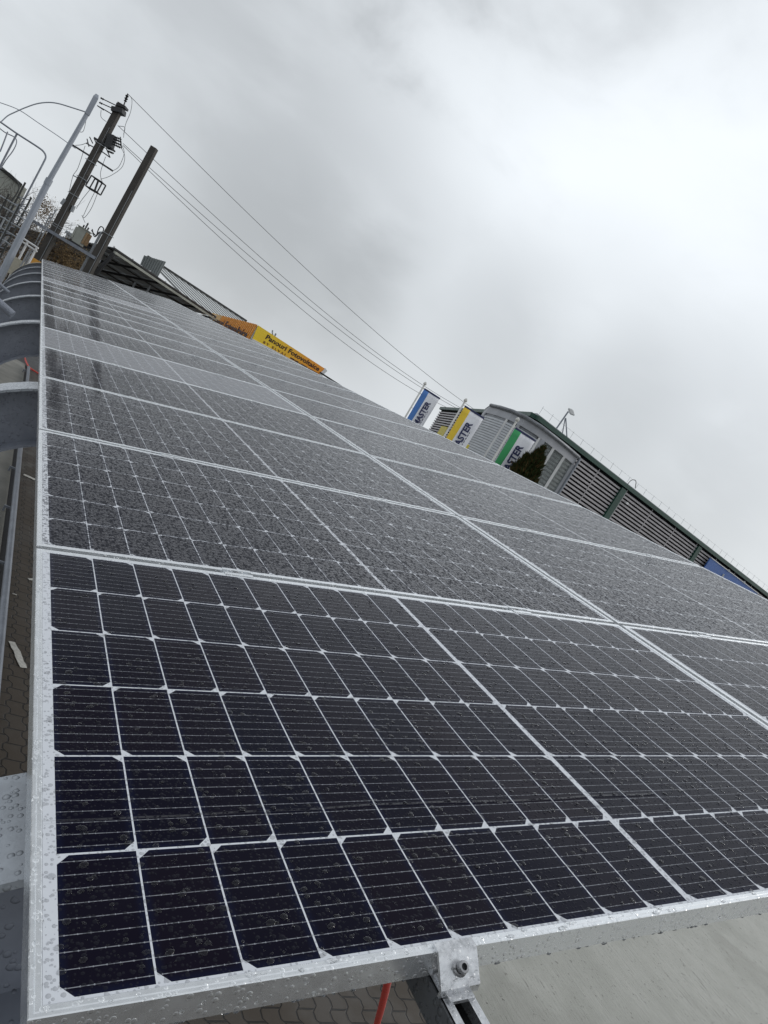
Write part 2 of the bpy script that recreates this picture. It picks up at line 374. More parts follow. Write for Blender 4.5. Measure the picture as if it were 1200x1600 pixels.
# ------------------------------------------------------------------ mesh helpers
class MB:
    def __init__(s): s.v = []; s.f = []
    def add(s, vs, fs):
        k = len(s.v); s.v += [Vector(p) for p in vs]; s.f += [tuple(i + k for i in f) for f in fs]; return s
    def hexa(s, p):   # 8 points: bottom loop 0-3, top loop 4-7
        return s.add(p, [(3, 2, 1, 0), (4, 5, 6, 7), (0, 1, 5, 4), (1, 2, 6, 5), (2, 3, 7, 6), (3, 0, 4, 7)])
    def box(s, a, b, T=None):
        x0, y0, z0 = a; x1, y1, z1 = b
        p = [Vector(q) for q in ((x0, y0, z0), (x1, y0, z0), (x1, y1, z0), (x0, y1, z0), (x0, y0, z1), (x1, y0, z1), (x1, y1, z1), (x0, y1, z1))]
        if T: p = [T(q) for q in p]
        return s.hexa(p)
    def bar(s, p, q, w, h=None, up=Vector((0, 0, 1)), w2=None, h2=None):
        p = Vector(p); q = Vector(q); h = h or w; w2 = w2 or w; h2 = h2 or h
        d_ = (q - p).normalized()
        a = d_.cross(up)
        if a.length < 1e-3: a = d_.cross(Vector((1, 0, 0)))
        a.normalize(); b = a.cross(d_)
        P = [p + a * (i * w / 2) + b * (j * h / 2) for i, j in ((-1, -1), (1, -1), (1, 1), (-1, 1))]
        Q = [q + a * (i * w2 / 2) + b * (j * h2 / 2) for i, j in ((-1, -1), (1, -1), (1, 1), (-1, 1))]
        return s.hexa(P + Q)
    def tube(s, pts, r, n=8, r2=None, caps=True):
        pts = [Vector(p) for p in pts]; k = len(pts); r2 = r if r2 is None else r2
        t0 = (pts[1] - pts[0]).normalized(); a = t0.orthogonal().normalized(); vs = []; fs = []
        for i, p in enumerate(pts):
            t_ = (pts[min(i + 1, k - 1)] - pts[max(i - 1, 0)]).normalized()
            a = (a - t_ * a.dot(t_)).normalized(); b = t_.cross(a); rr = r + (r2 - r) * i / (k - 1)
            vs += [p + (a * math.cos(2 * math.pi * j / n) + b * math.sin(2 * math.pi * j / n)) * rr for j in range(n)]
        for i in range(k - 1):
            for j in range(n):
                fs.append((i * n + j, i * n + (j + 1) % n, (i + 1) * n + (j + 1) % n, (i + 1) * n + j))
        if caps: fs += [tuple(range(n))[::-1], tuple((k - 1) * n + j for j in range(n))]
        return s.add(vs, fs)
    def prism(s, prof, ext):   # closed profile of 3D points extruded by vector
        n = len(prof); P = [Vector(p) for p in prof]; ext = Vector(ext)
        fs = [tuple(range(n))[::-1], tuple(range(n, 2 * n))] + [(i, (i + 1) % n, n + (i + 1) % n, n + i) for i in range(n)]
        return s.add(P + [p + ext for p in P], fs)
    def lathe(s, base, prof, axis=Vector((0, 0, 1)), n=10):
        axis = axis.normalized(); a = axis.orthogonal().normalized(); b = axis.cross(a); base = Vector(base); vs = []; fs = []
        for r_, h in prof:
            vs += [base + axis * h + (a * math.cos(2 * math.pi * j / n) + b * math.sin(2 * math.pi * j / n)) * r_ for j in range(n)]
        for i in range(len(prof) - 1):
            for j in range(n): fs.append((i * n + j, i * n + (j + 1) % n, (i + 1) * n + (j + 1) % n, (i + 1) * n + j))
        fs += [tuple(range(n))[::-1], tuple((len(prof) - 1) * n + j for j in range(n))]
        return s.add(vs, fs)
    def quad(s, a, b, c, d_): return s.add([a, b, c, d_], [(0, 1, 2, 3)])
    def build(s, name, m, parent=None, smooth=False, bevel=0.):
        me = bpy.data.meshes.new(name)
        off = parent.location if parent is not None and parent.parent is None else Vector()
        if parent is not None and parent.parent is not None: off = parent.parent.location
        if parent is not None and parent.type == 'EMPTY' and parent.get('_local'): off = Vector()
        if parent is None:
            off = sum(s.v, Vector()) / len(s.v); off.z = min(p.z for p in s.v)
        me.from_pydata([p - off for p in s.v], [], s.f)
        b_ = bmesh.new(); b_.from_mesh(me)
        if bevel:
            bmesh.ops.remove_doubles(b_, verts=b_.verts, dist=1e-6)
            bmesh.ops.bevel(b_, geom=[e for e in b_.edges], offset=bevel, segments=2, affect='EDGES', clamp_overlap=True)
        bmesh.ops.recalc_face_normals(b_, faces=b_.faces); b_.to_mesh(me); b_.free()
        if smooth:
            for p in me.polygons: p.use_smooth = True
        me.materials.append(m)
        o = bpy.data.objects.new(name, me); C.objects.link(o)
        if parent is not None: o.parent = parent
        else: o.location = off
        return o
def tag(o, label, cat, group=None, kind=None):
    if label: o['label'] = label
    if cat: o['category'] = cat
    if group: o['group'] = group
    if kind: o['kind'] = kind
    return o
def thing(name, loc, label, cat, group=None):
    o = bpy.data.objects.new(name, None); C.objects.link(o); o.location = loc; o.empty_display_size = .2
    return tag(o, label, cat, group)
def struct(name, mb, m): o = mb.build(name, m); o['kind'] = 'structure'; return o
def text(s, size, m, name, parent, origin, ax, ay, bold=0., depth=.01, spacing=1.):
    """lettering as a mesh laid on axes ax (reading direction) and ay (letter height)"""
    cu = bpy.data.curves.new('t', 'FONT'); cu.body = s; cu.size = 1; cu.offset = bold; cu.extrude = .02; cu.space_character = spacing
    cu.resolution_u = 3
    to = bpy.data.objects.new('t', cu); C.objects.link(to)
    bpy.context.view_layer.update()
    me = bpy.data.meshes.new_from_object(to.evaluated_get(bpy.context.evaluated_depsgraph_get()))
    C.objects.unlink(to); bpy.data.objects.remove(to)
    xs = [v.co.x for v in me.vertices]; w = max(xs) - min(xs); x0 = min(xs)
    ax = Vector(ax); ay = Vector(ay); az = ax.normalized().cross(ay.normalized())
    off = parent.location if parent.parent is None else parent.parent.location
    for v in me.vertices:
        q = v.co.copy()
        v.co = Vector(origin) + ax * ((q.x - x0) / w) + ay * q.y + az * (q.z * depth / .02) - off
    me.name = name; me.materials.clear(); me.materials.append(m)
    o = bpy.data.objects.new(name, me); C.objects.link(o); o.parent = parent
    return o
ORD = ['first', 'second', 'third', 'fourth', 'fifth', 'sixth', 'seventh', 'eighth', 'ninth', 'tenth', 'eleventh', 'twelfth', 'thirteenth',
       'fourteenth', 'fifteenth', 'sixteenth', 'seventeenth', 'eighteenth', 'nineteenth', 'twentieth', 'twenty-first']

# ------------------------------------------------------------------ ground
g = MB(); g.quad((-900, -900, -.03), (900, -900, -.03), (900, 900, -.03), (-900, 900, -.03))
struct('ground', g, M['asphalt'])
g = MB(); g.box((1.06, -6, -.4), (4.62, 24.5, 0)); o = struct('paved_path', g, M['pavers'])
g = MB(); g.box((4.63, -8, -.4), (30, 40, .004)); struct('concrete_apron', g, M['scratched'])
g = MB(); g.box((-6, -6, -.4), (.955, 24.5, .01)); struct('concrete_pavement', g, M['concl'])
g = MB(); g.box((.955, -6, -.4), (1.06, 24.5, -.02)); struct('dark_channel', g, M['dark'])  # sunken dark strip between the concrete and the pavers
g = MB(); g.box((-60, 40.1, -.4), (14, 70, .0)); struct('dirt_ground', g, M['soil'])

# ------------------------------------------------------------------ solar array
PU, PV = PW + .020, PL + .020
def panel(col, row):
    near = 'left' if col == 0 else 'right'
    where = 'nearest the camera' if row == 0 else ORD[row] + ' from the camera'
    extra = {(0, 0): 'dark blue solar panel with few scattered beads of water', (1, 0): 'dark solar panel with scattered rain beads',
             (0, 4): 'pale solar panel under an even film of water', (0, 11): 'slightly paler wet solar panel',}.get((col, row), 'solar panel speckled with dense rain beads')
    if row == 20: where = 'farthest from the camera'
    lab = '%s, %s column, %s' % (extra, near, where)
    r = thing('solar_panel', A(col * PU, row * PV), lab, 'solar panel', 'solar panels in two columns on the tilted rack')
    r.rotation_euler = (0, -TILT, 0)
    return r
def place(o_parent, name, mesh):
    o = bpy.data.objects.new(name, mesh); C.objects.link(o); o.parent = o_parent; return o
def mesh_from(mb, name, m, bevel=0.):
    me = bpy.data.meshes.new(name); me.from_pydata([tuple(p) for p in mb.v], [], mb.f)
    b_ = bmesh.new(); b_.from_mesh(me)
    if bevel: bmesh.ops.bevel(b_, geom=list(b_.edges), offset=bevel, segments=2, affect='EDGES', clamp_overlap=True)
    bmesh.ops.recalc_face_normals(b_, faces=b_.faces); b_.to_mesh(me); b_.free(); me.materials.append(m); return me
# frame: an extruded lip with a groove, mitred at the corners
def frame_mesh():
    prof = [(0, -.035), (0, -.001), (.001, 0), (.0042, 0), (.0050, -.0007), (.0058, 0), (.0105, 0), (.0115, -.0010), (.0115, -.0045), (.0020, -.006), (.0020, -.033), (.028, -.033), (.028, -.035)]
    vs = []; fs = []; n = len(prof)
    for (x0, y0, sx, sy) in ((0, 0, 1, 1), (PW, 0, -1, 1), (PW, PL, -1, -1), (0, PL, 1, -1)):
        vs += [(x0 + sx * a, y0 + sy * a, z) for a, z in prof]
    for k in range(4):
        for i in range(n):
            j = (i + 1) % n; q = (k + 1) % 4
            fs.append((k * n + i, q * n + i, q * n + j, k * n + j))
    mb = MB(); mb.add(vs, fs); return mesh_from(mb, 'frame', M['frame'])
fm_ = frame_mesh()
def glass_mesh(m):
    mb = MB(); mb.box((.0118, .0118, -.0044), (PW - .0118, PL - .0118, -.0012)); return mesh_from(mb, 'laminate', m)
gm = {k: glass_mesh(M[k]) for k in ('glass_near', 'glass_mid', 'glass', 'glass_film')}
bs_ = MB(); bs_.box((.012, .012, -.0075), (PW - .012, PL - .012, -.0050)); bsm = mesh_from(bs_, 'back_sheet', M['white'])
NR = 21
for row in range(NR):
    for col in range(2):
        r = panel(col, row)
        dz = random.uniform(-.0012, .0012) if row else 0
        r.location = A(col * PU, row * PV, dz)
        place(r, 'frame', fm_)
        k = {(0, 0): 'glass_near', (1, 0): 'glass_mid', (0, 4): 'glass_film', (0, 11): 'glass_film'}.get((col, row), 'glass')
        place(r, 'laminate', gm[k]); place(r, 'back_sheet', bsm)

# rails (slotted struts)
def TA(q): return A(q.x, q.y, q.z)
RU = (.442, 1.335, 2.205, 3.105)
RN = ['leftmost', 'second from the left', 'third from the left', 'rightmost']
for i, u in enumerate(RU):
    y0, y1 = (-1.9 if i < 2 else -.9), NR * PV + .12
    t = thing('mounting_rail', A(u, y0, -.076), 'slotted aluminium mounting rail under the solar panels, %s of four' % RN[i], 'rail', 'slotted rails running under the panels')
    mb = MB()
    mb.box((u + .0185, y0, -.076), (u + .0205, y1, -.0352), TA)
    mb.box((u - .0185, y0, -.076), (u + .0185, y1, -.074), TA)
    for a, b in ((-.0205, -.0105), (.0105, .0205)): mb.box((u + a, y0, -.0350), (u + b, y1, -.0332 - .0015), TA)
    mb.build('channel', M['clamp'], t)
    mb = MB(); mb.box((u - .0232, y0, -.0765), (u - .0207, y1, -.0372), TA); mb.build('side_wall', M['purlin'], t)  # left wall of the strut, coloured darker than its aluminium channel
    mb = MB(); mb.box((u - .018, y0 + .01, -.0738), (u + .018, y1 - .01, -.058), TA); mb.build('slot', M['dark'], t)

def end_clamp(u, v, w, label):
    t = thing('end_clamp', A(u, v, w), label, 'clamp', 'end clamps holding the panel edge')
    prof = [(.008, .0003), (.008, .0040), (-.0035, .0040), (-.0130, -.0055), (-.0290, -.0235), (-.0290, -.0330), (-.0260, -.0330), (-.0260, -.0245), (-.0110, -.0090), (-.0035, -.0005)]
    W = .027
    mb = MB(); mb.prism([A(u - W, v + a, b) for a, b in prof], AU * 2 * W); mb.build('clamp_body', M['clamp'], t)
    mb = MB(); n = (AV * -.55 + AW * .83).normalized(); base = A(u, v - .0165, -.0098)
    mb.lathe(base, [(.0092, 0), (.0092, .0015)], n, 20); mb.build('washer', M['bolt'], t, True)
    mb = MB(); mb.lathe(base + n * .0015, [(.0064, 0), (.0066, .0008), (.0066, .0080), (.0059, .0088), (.0037, .0089), (.0035, .0040), (.001, .0038)], n, 20)
    o = mb.build('bolt_head', M['bolt'], t)
    mb = MB(); mb.lathe(base + n * .0058, [(.0034, 0), (.0034, .0004)], n, 6); mb.build('hex_socket', M['dark'], o)
    mb = MB(); mb.box((u - .017, v - .038, -.0345), (u + .017, v - .002, -.0300), TA); mb.build('foot', M['clamp'], t)
end_clamp(RU[0], 0, 0, 'wet aluminium end clamp with a hex bolt on the near panel edge, nearest one')
for i in range(1, 4): end_clamp(RU[i], 0, 0, 'aluminium end clamp on the near panel edge, at the %s rail' % RN[i])
def mid_clamp(u, v, label):
    t = thing('mid_clamp', A(u, v), label, 'clamp', 'mid clamps in the gaps between panels')
    mb = MB(); mb.prism([A(u - .035, v + a, b) for a, b in ((-.019, .0004), (-.019, .0018), (-.0075, .0020), (-.0075, -.010), (.0075, -.010), (.0075, .0020), (.019, .0018), (.019, .0004), (.0095, .0004), (.0095, -.0125), (-.0095, -.0125), (-.0095, .0004))], AU * .07)
    mb.build('clamp_body', M['frame'], t)
    mb = MB(); mb.lathe(A(u, v, -.0099), [(.0062, 0), (.0062, .0095), (.0050, .0105)], AW, 14); mb.build('bolt_head', M['bolt'], t, True)
for k in range(1, 11):
    for i, u in enumerate(RU):
        mid_clamp(u, k * PV - .010, 'small aluminium mid clamp between the %s and %s panel rows, %s rail' % (ORD[k - 1], ORD[k], RN[i]))

# curved steel frames carrying the array at its low edge
BX, BZ = .5, 2.25
def bframe(k):
    v = .335 + 3.05 * k
    last = k == 7
    lab = ['wet curved steel beam closest to the camera, at the lower left edge', 'curved grey steel beam second from the camera', 'curved grey steel beam third from the camera, with a pipe stub',
           'curved grey steel beam fourth from the camera', 'curved grey steel beam fifth from the camera', 'curved grey steel beam sixth from the camera',
           'curved grey steel beam seventh from the camera', 'farthest curved beam, with a cream edge beside the lamp mast'][k]
    t = thing('curved_beam', (0, v, 0), lab, 'steel beam', 'curved steel beams carrying the solar panels')
    uo = .25                                                    # where the arc meets the straight rafter
    def outer():
        p = [Vector((x_, 0, z_)) for x_, z_ in ((-.50, 0.0), (-.50, 1.2), (-.50, 2.25))]
        a0, a1 = 180, 104.5
        for i in range(1, 15):
            a = R(a0 + (a1 - a0) * i / 14); p.append(Vector((BX + 1.0 * math.cos(a), 0, BZ + .985 * math.sin(a))))
        e = A(3.6, 0, -.0775); s0 = A(.30, 0, -.0775)
        p = [q for q in p if q.x < s0.x - .04] + [s0, e]
        return p
    po = outer()
    nrm = []
    for i in range(len(po)):
        d_ = (po[min(i + 1, len(po) - 1)] - po[max(i - 1, 0)]).normalized(); nrm.append(Vector((d_.z, 0, -d_.x)))
    def off(q): return [p + n * (qq if not callable(qq) else qq(i)) for i, (p, n) in enumerate(zip(po, nrm)) for qq in (q,)]
    dep = lambda i: .31 - .02 * min(1, i / 12) if i < len(po) - 2 else (.22 if i < len(po) - 1 else .14)
    inner = [p + n * dep(i) for i, (p, n) in enumerate(zip(po, nrm))]
    y = Vector((0, v, 0))
    def strip(pa, pb, yw0, yw1):
        mb = MB(); n = len(pa)
        for i in range(n - 1):
            mb.hexa([pa[i] + y + Vector((0, yw0, 0)), pa[i + 1] + y + Vector((0, yw0, 0)), pa[i + 1] + y + Vector((0, yw1, 0)), pa[i] + y + Vector((0, yw1, 0)),
                     pb[i] + y + Vector((0, yw0, 0)), pb[i + 1] + y + Vector((0, yw0, 0)), pb[i + 1] + y + Vector((0, yw1, 0)), pb[i] + y + Vector((0, yw1, 0))])
        return mb
    p1 = [p + n * .012 for p, n in zip(po, nrm)]
    strip(po, p1, -.095, .095).build('top_flange', M['flange_far'] if last else M['flange'], t)
    i1 = [p - n * .012 for p, n in zip(inner, nrm)]
    strip(p1, i1, -.005, .005).build('web', M['steel'], t)
    strip(inner, i1, -.095, .095).build('bottom_flange', M['steel'], t)
    mb = MB(); mb.box((-.62, v - .2, 0), (-.10, v + .2, .02)); mb.build('base_plate', M['galv'], t)
    if k in (2, 3):
        q = onwall(20, 492, Vector((0, v - .1, 0)), Vector((1, v - .1, 0))) if k == 2 else onwall(14, 457, Vector((0, v - .1, 0)), Vector((1, v - .1, 0)))
        mb = MB(); mb.tube([q + Vector((-.14, .05, .035)), q + Vector((0, .0, 0))], .034 if k == 2 else .02, 14); mb.build('pipe_stub', M['steel'], t, False)
for k in range(8): bframe(k)
# supports at the high edge (hidden by the panels, seen only from the side)
for k in range(8):
    v = .335 + 3.05 * k
    t = thing('support_column', (3.1, v, 0), 'grey steel support column under the high edge of the array, %s from the camera' % ORD[k], 'column', 'columns under the high edge of the array')
    mb = MB(); mb.bar((3.1, v, 0.02), (3.1, v, H0 + 3.1 * st / ct - .33), .14, .14); mb.build('shaft', M['steel'], t)
    mb = MB(); mb.box((2.93, v - .17, 0), (3.27, v + .17, .02)); mb.build('base_plate', M['galv'], t)

# long pipe with short brackets beside the path
t = thing('guard_pipe', (1.03, 2, 0), 'long grey pipe rail running along the paved path', 'pipe rail')
mb = MB(); mb.tube([(1.03, -3, .115), (1.03, 23.5, .115)], .042, 14); mb.build('pipe', M['pipe'], t, True)
for k in range(12):
    yb = .3 + 2.05 * k
    mb = MB(); mb.bar((1.03, yb, .085), (.90, yb, .085), .035, .03); mb.bar((.915, yb, .09), (.915, yb, .0), .03, .03); mb.build('bracket', M['pipe'], t)

# litter and hoses
def scrap(px, py, L, W, ang, label):
    c = atZ(px, py, .012); mb = MB(); n = 9; vs = []; fs = []
    ca, sa = math.cos(R(ang)), math.sin(R(ang))
    for i in range(n):
        x_ = (i / (n - 1) - .5) * L; w0 = W * (.5 + random.uniform(-.12, .12)); w1 = W * (.5 + random.uniform(-.12, .12)); z_ = .004 * abs(math.sin(i * 1.7)) + .002
        for s_ in (-w0, w1):
            for dz in (0, .0015): vs.append((c.x + x_ * ca - s_ * sa, c.y + x_ * sa + s_ * ca, c.z - .008 + z_ + dz))
    for i in range(n - 1):
        a = i * 4; b = a + 4
        fs += [(a, b, b + 2, a + 2), (a + 1, a + 3, b + 3, b + 1), (a, a + 1, b + 1, b), (a + 2, b + 2, b + 3, a + 3)]
    fs += [(0, 2, 3, 1), (len(vs) - 4, len(vs) - 3, len(vs) - 1, len(vs) - 2)]
    mb.add(vs, fs); tag(mb.build('paper_scrap', M['paper']), label, 'litter', 'scraps of paper on the pavers')
scrap(28, 1022, .46, .07, 106, 'long torn white label strip lying on brown pavers')
scrap(46, 745, .20, .10, -12, 'white paper scrap near the pipe rail, farther from the camera')
scrap(49, 905, .07, .05, 30, 'crumpled white paper bit at the panel edge')
scrap(23, 928, .05, .02, 0, 'tiny tan scrap on the pavers')
mb = MB(); P = [atZ(610, 1500, 2.75), atZ(606, 1532, 2.65), atZ(598, 1567, 2.5), atZ(588, 1604, 2.3), atZ(568, 1680, 1.9)]
def smooth(P, n=6):
    out = []
    for i in range(len(P) - 1):
        a = P[max(i - 1, 0)]; b = P[i]; c = P[i + 1]; e = P[min(i + 2, len(P) - 1)]
        for j in range(n):
            u = j / n; out.append(.5 * ((2 * b) + (c - a) * u + (2 * a - 5 * b + 4 * c - e) * u * u + (3 * b - a - 3 * c + e) * u ** 3))
    return out + [P[-1]]
mb.tube(smooth([Vector(p) for p in P]), .0095, 10); tag(mb.build('red_cable', M['red'], None, True), 'red cable hanging down below the near panel edge', 'cable')
mb = MB(); P = [atZ(x_, y_, .05) for x_, y_ in ((38, 556), (41, 566), (47, 575), (56, 581), (66, 586), (78, 584))]
P = [P[0]] + P; mb.tube(smooth(P), .025, 8); tag(mb.build('red_hose', M['red'], None, True), 'red hose lying on the pavers between two curved beams', 'hose')

# ------------------------------------------------------------------ beads of water with real depth on the near panel
def bead(mb, c, ru, rv, h, up=None, au=None, av=None, rot=0.):
    up = up or AW; au = au or AU; av = av or AV
    a = au * math.cos(rot) + av * math.sin(rot); b = av * math.cos(rot) - au * math.sin(rot)
    vs = []; fs = []; n = 12; rings = ((1, 0), (.97, .28), (.82, .62), (.5, .9))
    ir = [1 + random.uniform(-.05, .05) for _ in range(n)]
    for q, z_ in rings:
        for j in range(n):
            t_ = 2 * math.pi * j / n; vs.append(c + a * (ru * q * ir[j] * math.cos(t_)) + b * (rv * q * ir[j] * math.sin(t_)) + up * (h * z_))
    vs.append(c + up * h)
    for i in range(len(rings) - 1):
        for j in range(n): fs.append((i * n + j, i * n + (j + 1) % n, (i + 1) * n + (j + 1) % n, (i + 1) * n + j))
    k = (len(rings) - 1) * n
    for j in range(n): fs.append((k + j, k + (j + 1) % n, len(vs) - 1))
    mb.add(vs, fs)
mb = MB()
for _ in range(6500):
    u = random.uniform(.014, 1.74); v = random.uniform(.014, 1.02) ** 1.0
    if random.random() < .35: v *= .6
    if v < .014: continue
    r_ = .0007 + .0040 * random.random() ** 3.6
    bead(mb, A(u, v, -.00135), r_ * random.uniform(1, 1.5), r_ * random.uniform(.8, 1.1), r_ * .27, rot=random.uniform(-.5, .9))
for _ in range(130):                                          # on the near and left frame lips
    if random.random() < .7: u = random.uniform(0.01, 1.75); v = random.uniform(.002, .010)
    else: v = random.uniform(0, 1.03); u = random.uniform(.002, .010)
    r_ = .001 + .0022 * random.random() ** 2
    bead(mb, A(u, v, -.0001), r_ * (2.2 if u > .012 and random.random() < .4 else 1), r_, r_ * .45)
for _ in range(70):                                           # hanging from the lower edge of the frame
    u = random.uniform(0.01, 1.7); r_ = .0015 + .0025 * random.random()
    bead(mb, A(u, random.uniform(.001, .003), -.0350), r_ * 1.3, .0028, r_, up=-AW)
for _ in range(22):
    u = random.uniform(0.01, 1.7); r_ = .001 + .0018 * random.random()
    bead(mb, A(u, .0001, random.uniform(-.033, -.005)), r_, r_, r_ * .5, up=-AV, au=AU, av=AW)
for _ in range(30):
    u = RU[0] + random.uniform(-.028, .028); s_ = random.uniform(0, 1); r_ = .001 + .0016 * random.random(); nn = (AV * -.72 + AW * .69)
    bead(mb, A(u, -.015 - .018 * s_, -.0073 - .0193 * s_), r_, r_, r_ * .5, up=nn, au=AU, av=AV)
o = mb.build('rain_beads', M['water'], None, True); tag(o, 'beads of rain water on the nearest panel and its frame', 'water drops', kind='stuff')

# ------------------------------------------------------------------ poles and lines at the far left
UPZ = Vector((0, 0, 1))
def vplane(P):                                               # vertical plane through P, square to the view: pixel -> point
    h = Vector((cz.x, cz.y, 0)).normalized(); q = P + Vector((h.y, -h.x, 0))
    return (lambda x, y, dz=0.: onwall(x, y, P, q) + h * dz), Vector((h.y, -h.x, 0)), h
PT2 = at(190, 163, 32); PT3 = at(241.5, 231, 32); LT = at(152, 148, 17.6)
pp, rx, hx = vplane(PT2)
def local(P, a, b, c): return P + rx * a + hx * b + UPZ * c
t = thing('lamp_mast', (LT.x, LT.y, 0), 'tall light grey tapered lamp mast at the far left', 'mast')
pl, _, _ = vplane(LT)
base = Vector((LT.x, LT.y, 0)); j1 = pl(76, 283)
mb = MB(); mb.tube([base, Vector((j1.x, j1.y, j1.z))], .105, 8, .078); mb.build('lower_shaft', M['lamp'], t)
mb = MB(); mb.tube([j1, Vector((LT.x, LT.y, LT.z - .45))], .064, 8, .055); mb.build('upper_shaft', M['lamp'], t)
mb = MB(); mb.tube([j1 - UPZ * .10, j1 + UPZ * .06], .088, 10); mb.build('joint_collar', M['lamp'], t)
mb = MB(); mb.bar(Vector((LT.x, LT.y, LT.z - .55)), Vector((LT.x, LT.y, LT.z - .08)), .125, .125); mb.bar(Vector((LT.x, LT.y, LT.z - .08)), Vector((LT.x, LT.y, LT.z)), .125, .125, w2=.07, h2=.07); mb.build('mast_head', M['lamp'], t)

def hpole(P, label, low=0.):
    t = thing('concrete_pole', (P.x, P.y, 0), label, 'utility pole', 'concrete poles of the transformer frame')
    b = Vector((P.x, P.y, 0)); w0, w1 = .40, .29
    mb = MB()
    for z0, z1 in ((0, P.z),):
        a0 = [b + rx * (i * w0 / 2) + hx * (j * .15) for i, j in ((-1, -1), (1, -1), (1, 1), (-1, 1))]
        a1 = [P + rx * (i * w1 / 2) + hx * (j * .12) for i, j in ((-1, -1), (1, -1), (1, 1), (-1, 1))]
        mb.hexa(a0 + a1)
    mb.build('shaft', M['conc_pole'], t)
    return t
def zc(P, w, z): return Vector((P.x, P.y, z))
def xz(P, px, py): q = onwall(px, py, P, P + rx); return (q - P).dot(rx), q.z
p2 = hpole(PT2, 'taller dark concrete pole with insulators, switchgear and cables')
p3 = hpole(PT3, 'shorter bare dark concrete pole beside the transformer')
# earthing strips
mb = MB(); mb.bar(local(Vector((PT2.x, PT2.y, 0)), .13, -.155, 0), local(PT2, .08, -.125, -1.2), .022, .015); mb.build('earth_strip', M['galv'], p2)
mb = MB(); mb.bar(local(Vector((PT3.x, PT3.y, 0)), .15, -.155, 0), local(PT3, .10, -.125, -2.2), .03, .015); mb.build('earth_strip', M['galv'], p3)
def bands(P, t, zs, w=.40):
    for z in zs:
        mb = MB(); q = Vector((P.x, P.y, z)); mb.bar(q - rx * (w / 2 + .03), q + rx * (w / 2 + .03), .30, .025); mb.build('band', M['galv'], t)
bands(PT2, p2, [xz(PT2, *q)[1] for q in ((150, 222), (142, 253), (130, 280), (117, 306), (90, 352), (92, 357))])
bands(PT3, p3, [xz(PT3, *q)[1] for q in ((168, 366),)])
# top bracket and arms of pole 2 towards the left
mb = MB()
for (a, b) in (((157, 153), (184, 166)), ((155, 160), (182, 172)), ((152, 165), (176, 179)), ((152, 165), (162, 172))): mb.tube([pp(*a), pp(*b)], .022, 6)
mb.build('steel_arm', M['black'], p2)
mb = MB(); q0 = pp(178, 173); mb.bar(q0 - rx * .05 - hx * .0, pp(194, 176), .42, .20); mb.bar(pp(184, 165), pp(198, 170), .36, .10); mb.build('head_bracket', M['black'], p2)
def insul(mb, a, b, r=.05, n=5):
    a = Vector(a); b = Vector(b); L = (b - a).length; pr = [(r * .35, 0)]
    for i in range(n): pr += [(r, L * (i + .3) / n), (r * .4, L * (i + .6) / n)]
    mb.lathe(a, pr + [(r * .3, L)], b - a, 8)
mb = MB(); mb.tube([pp(193, 166), pp(196, 157)], .03, 6); insul(mb, pp(195.5, 159), pp(199.5, 147), .085, 3); mb.build('insulator', M['black'], p2)
for a, b in (((157.5, 153), (163, 156)), ((155.5, 160), (161, 163))): mb = MB(); insul(mb, pp(*a), pp(*b), .05, 2); mb.build('insulator', M['black'], p2)
# switchgear at mid height
mb = MB(); mb.bar(pp(149, 217), pp(178, 235), .30, .07); mb.bar(pp(170, 232), pp(176, 212), .34, .30); mb.build('switch_bracket', M['black'], p2)
for k, (a, b) in enumerate((((177, 213), (190, 218)), ((177, 217), (190, 222)), ((176, 221), (190, 227)), ((176, 225), (189, 231)), ((169, 232), (178, 235)), ((168, 236), (178, 240)))):
    mb = MB(); insul(mb, pp(*a), pp(*b), .055, 5); mb.build('insulator', M['black'], p2)
for a, b in (((188, 214), (190, 232)), ((158, 236), (172, 246)), ((166, 232), (172, 246)), ((136, 217), (139, 229)), ((140, 214), (145, 224)), ((135, 224), (150, 232)), ((147, 216), (152, 228))):
    mb = MB(); mb.tube([pp(*a), pp(*b)], .025, 6); mb.build('switch_arm', M['black'], p2)
mb = MB(); mb.bar(pp(114, 227), pp(141, 244), .09, .07); mb.bar(pp(153, 252), pp(176, 267), .09, .07); mb.build('crossarm', M['black'], p2)
mb = MB(); mb.bar(pp(114, 274), pp(137, 286), .05, .04); mb.build('crossarm', M['galv'], p2)
# open square fuse frame
mb = MB(); c4 = [pp(136, 292), pp(145, 276), pp(162, 287), pp(154, 302)]
for i in range(4):
    for dz in (-.14, .22): mb.tube([c4[i] + hx * dz, c4[(i + 1) % 4] + hx * dz], .032, 6)
    mb.tube([c4[i] - hx * .14, c4[i] + hx * .22], .025, 6)
mb.tube([pp(148, 298), pp(154, 281)], .045, 6); mb.build('fuse_frame', M['black'], p2)
mb = MB()
for a, b in (((98, 321), (104, 313)),): mb.bar(pp(*a) - hx * .1, pp(*b) - hx * .1, .12, .15)
mb.bar(pp(112, 331), pp(116, 322), .12, .10); mb.build('junction_box', M['galv'], p2)
def cables(name, segs, r, m, parent=None, label=None, cat=None, group=None, sag=0.):
    mb = MB()
    for s_ in segs: mb.tube(smooth([Vector(q) for q in s_], 5), r, 6)
    o = mb.build(name, m, parent)
    if parent is None: tag(o, label, cat, group)
    return o
S = lambda *q: [pp(x_, y_) for x_, y_ in q]
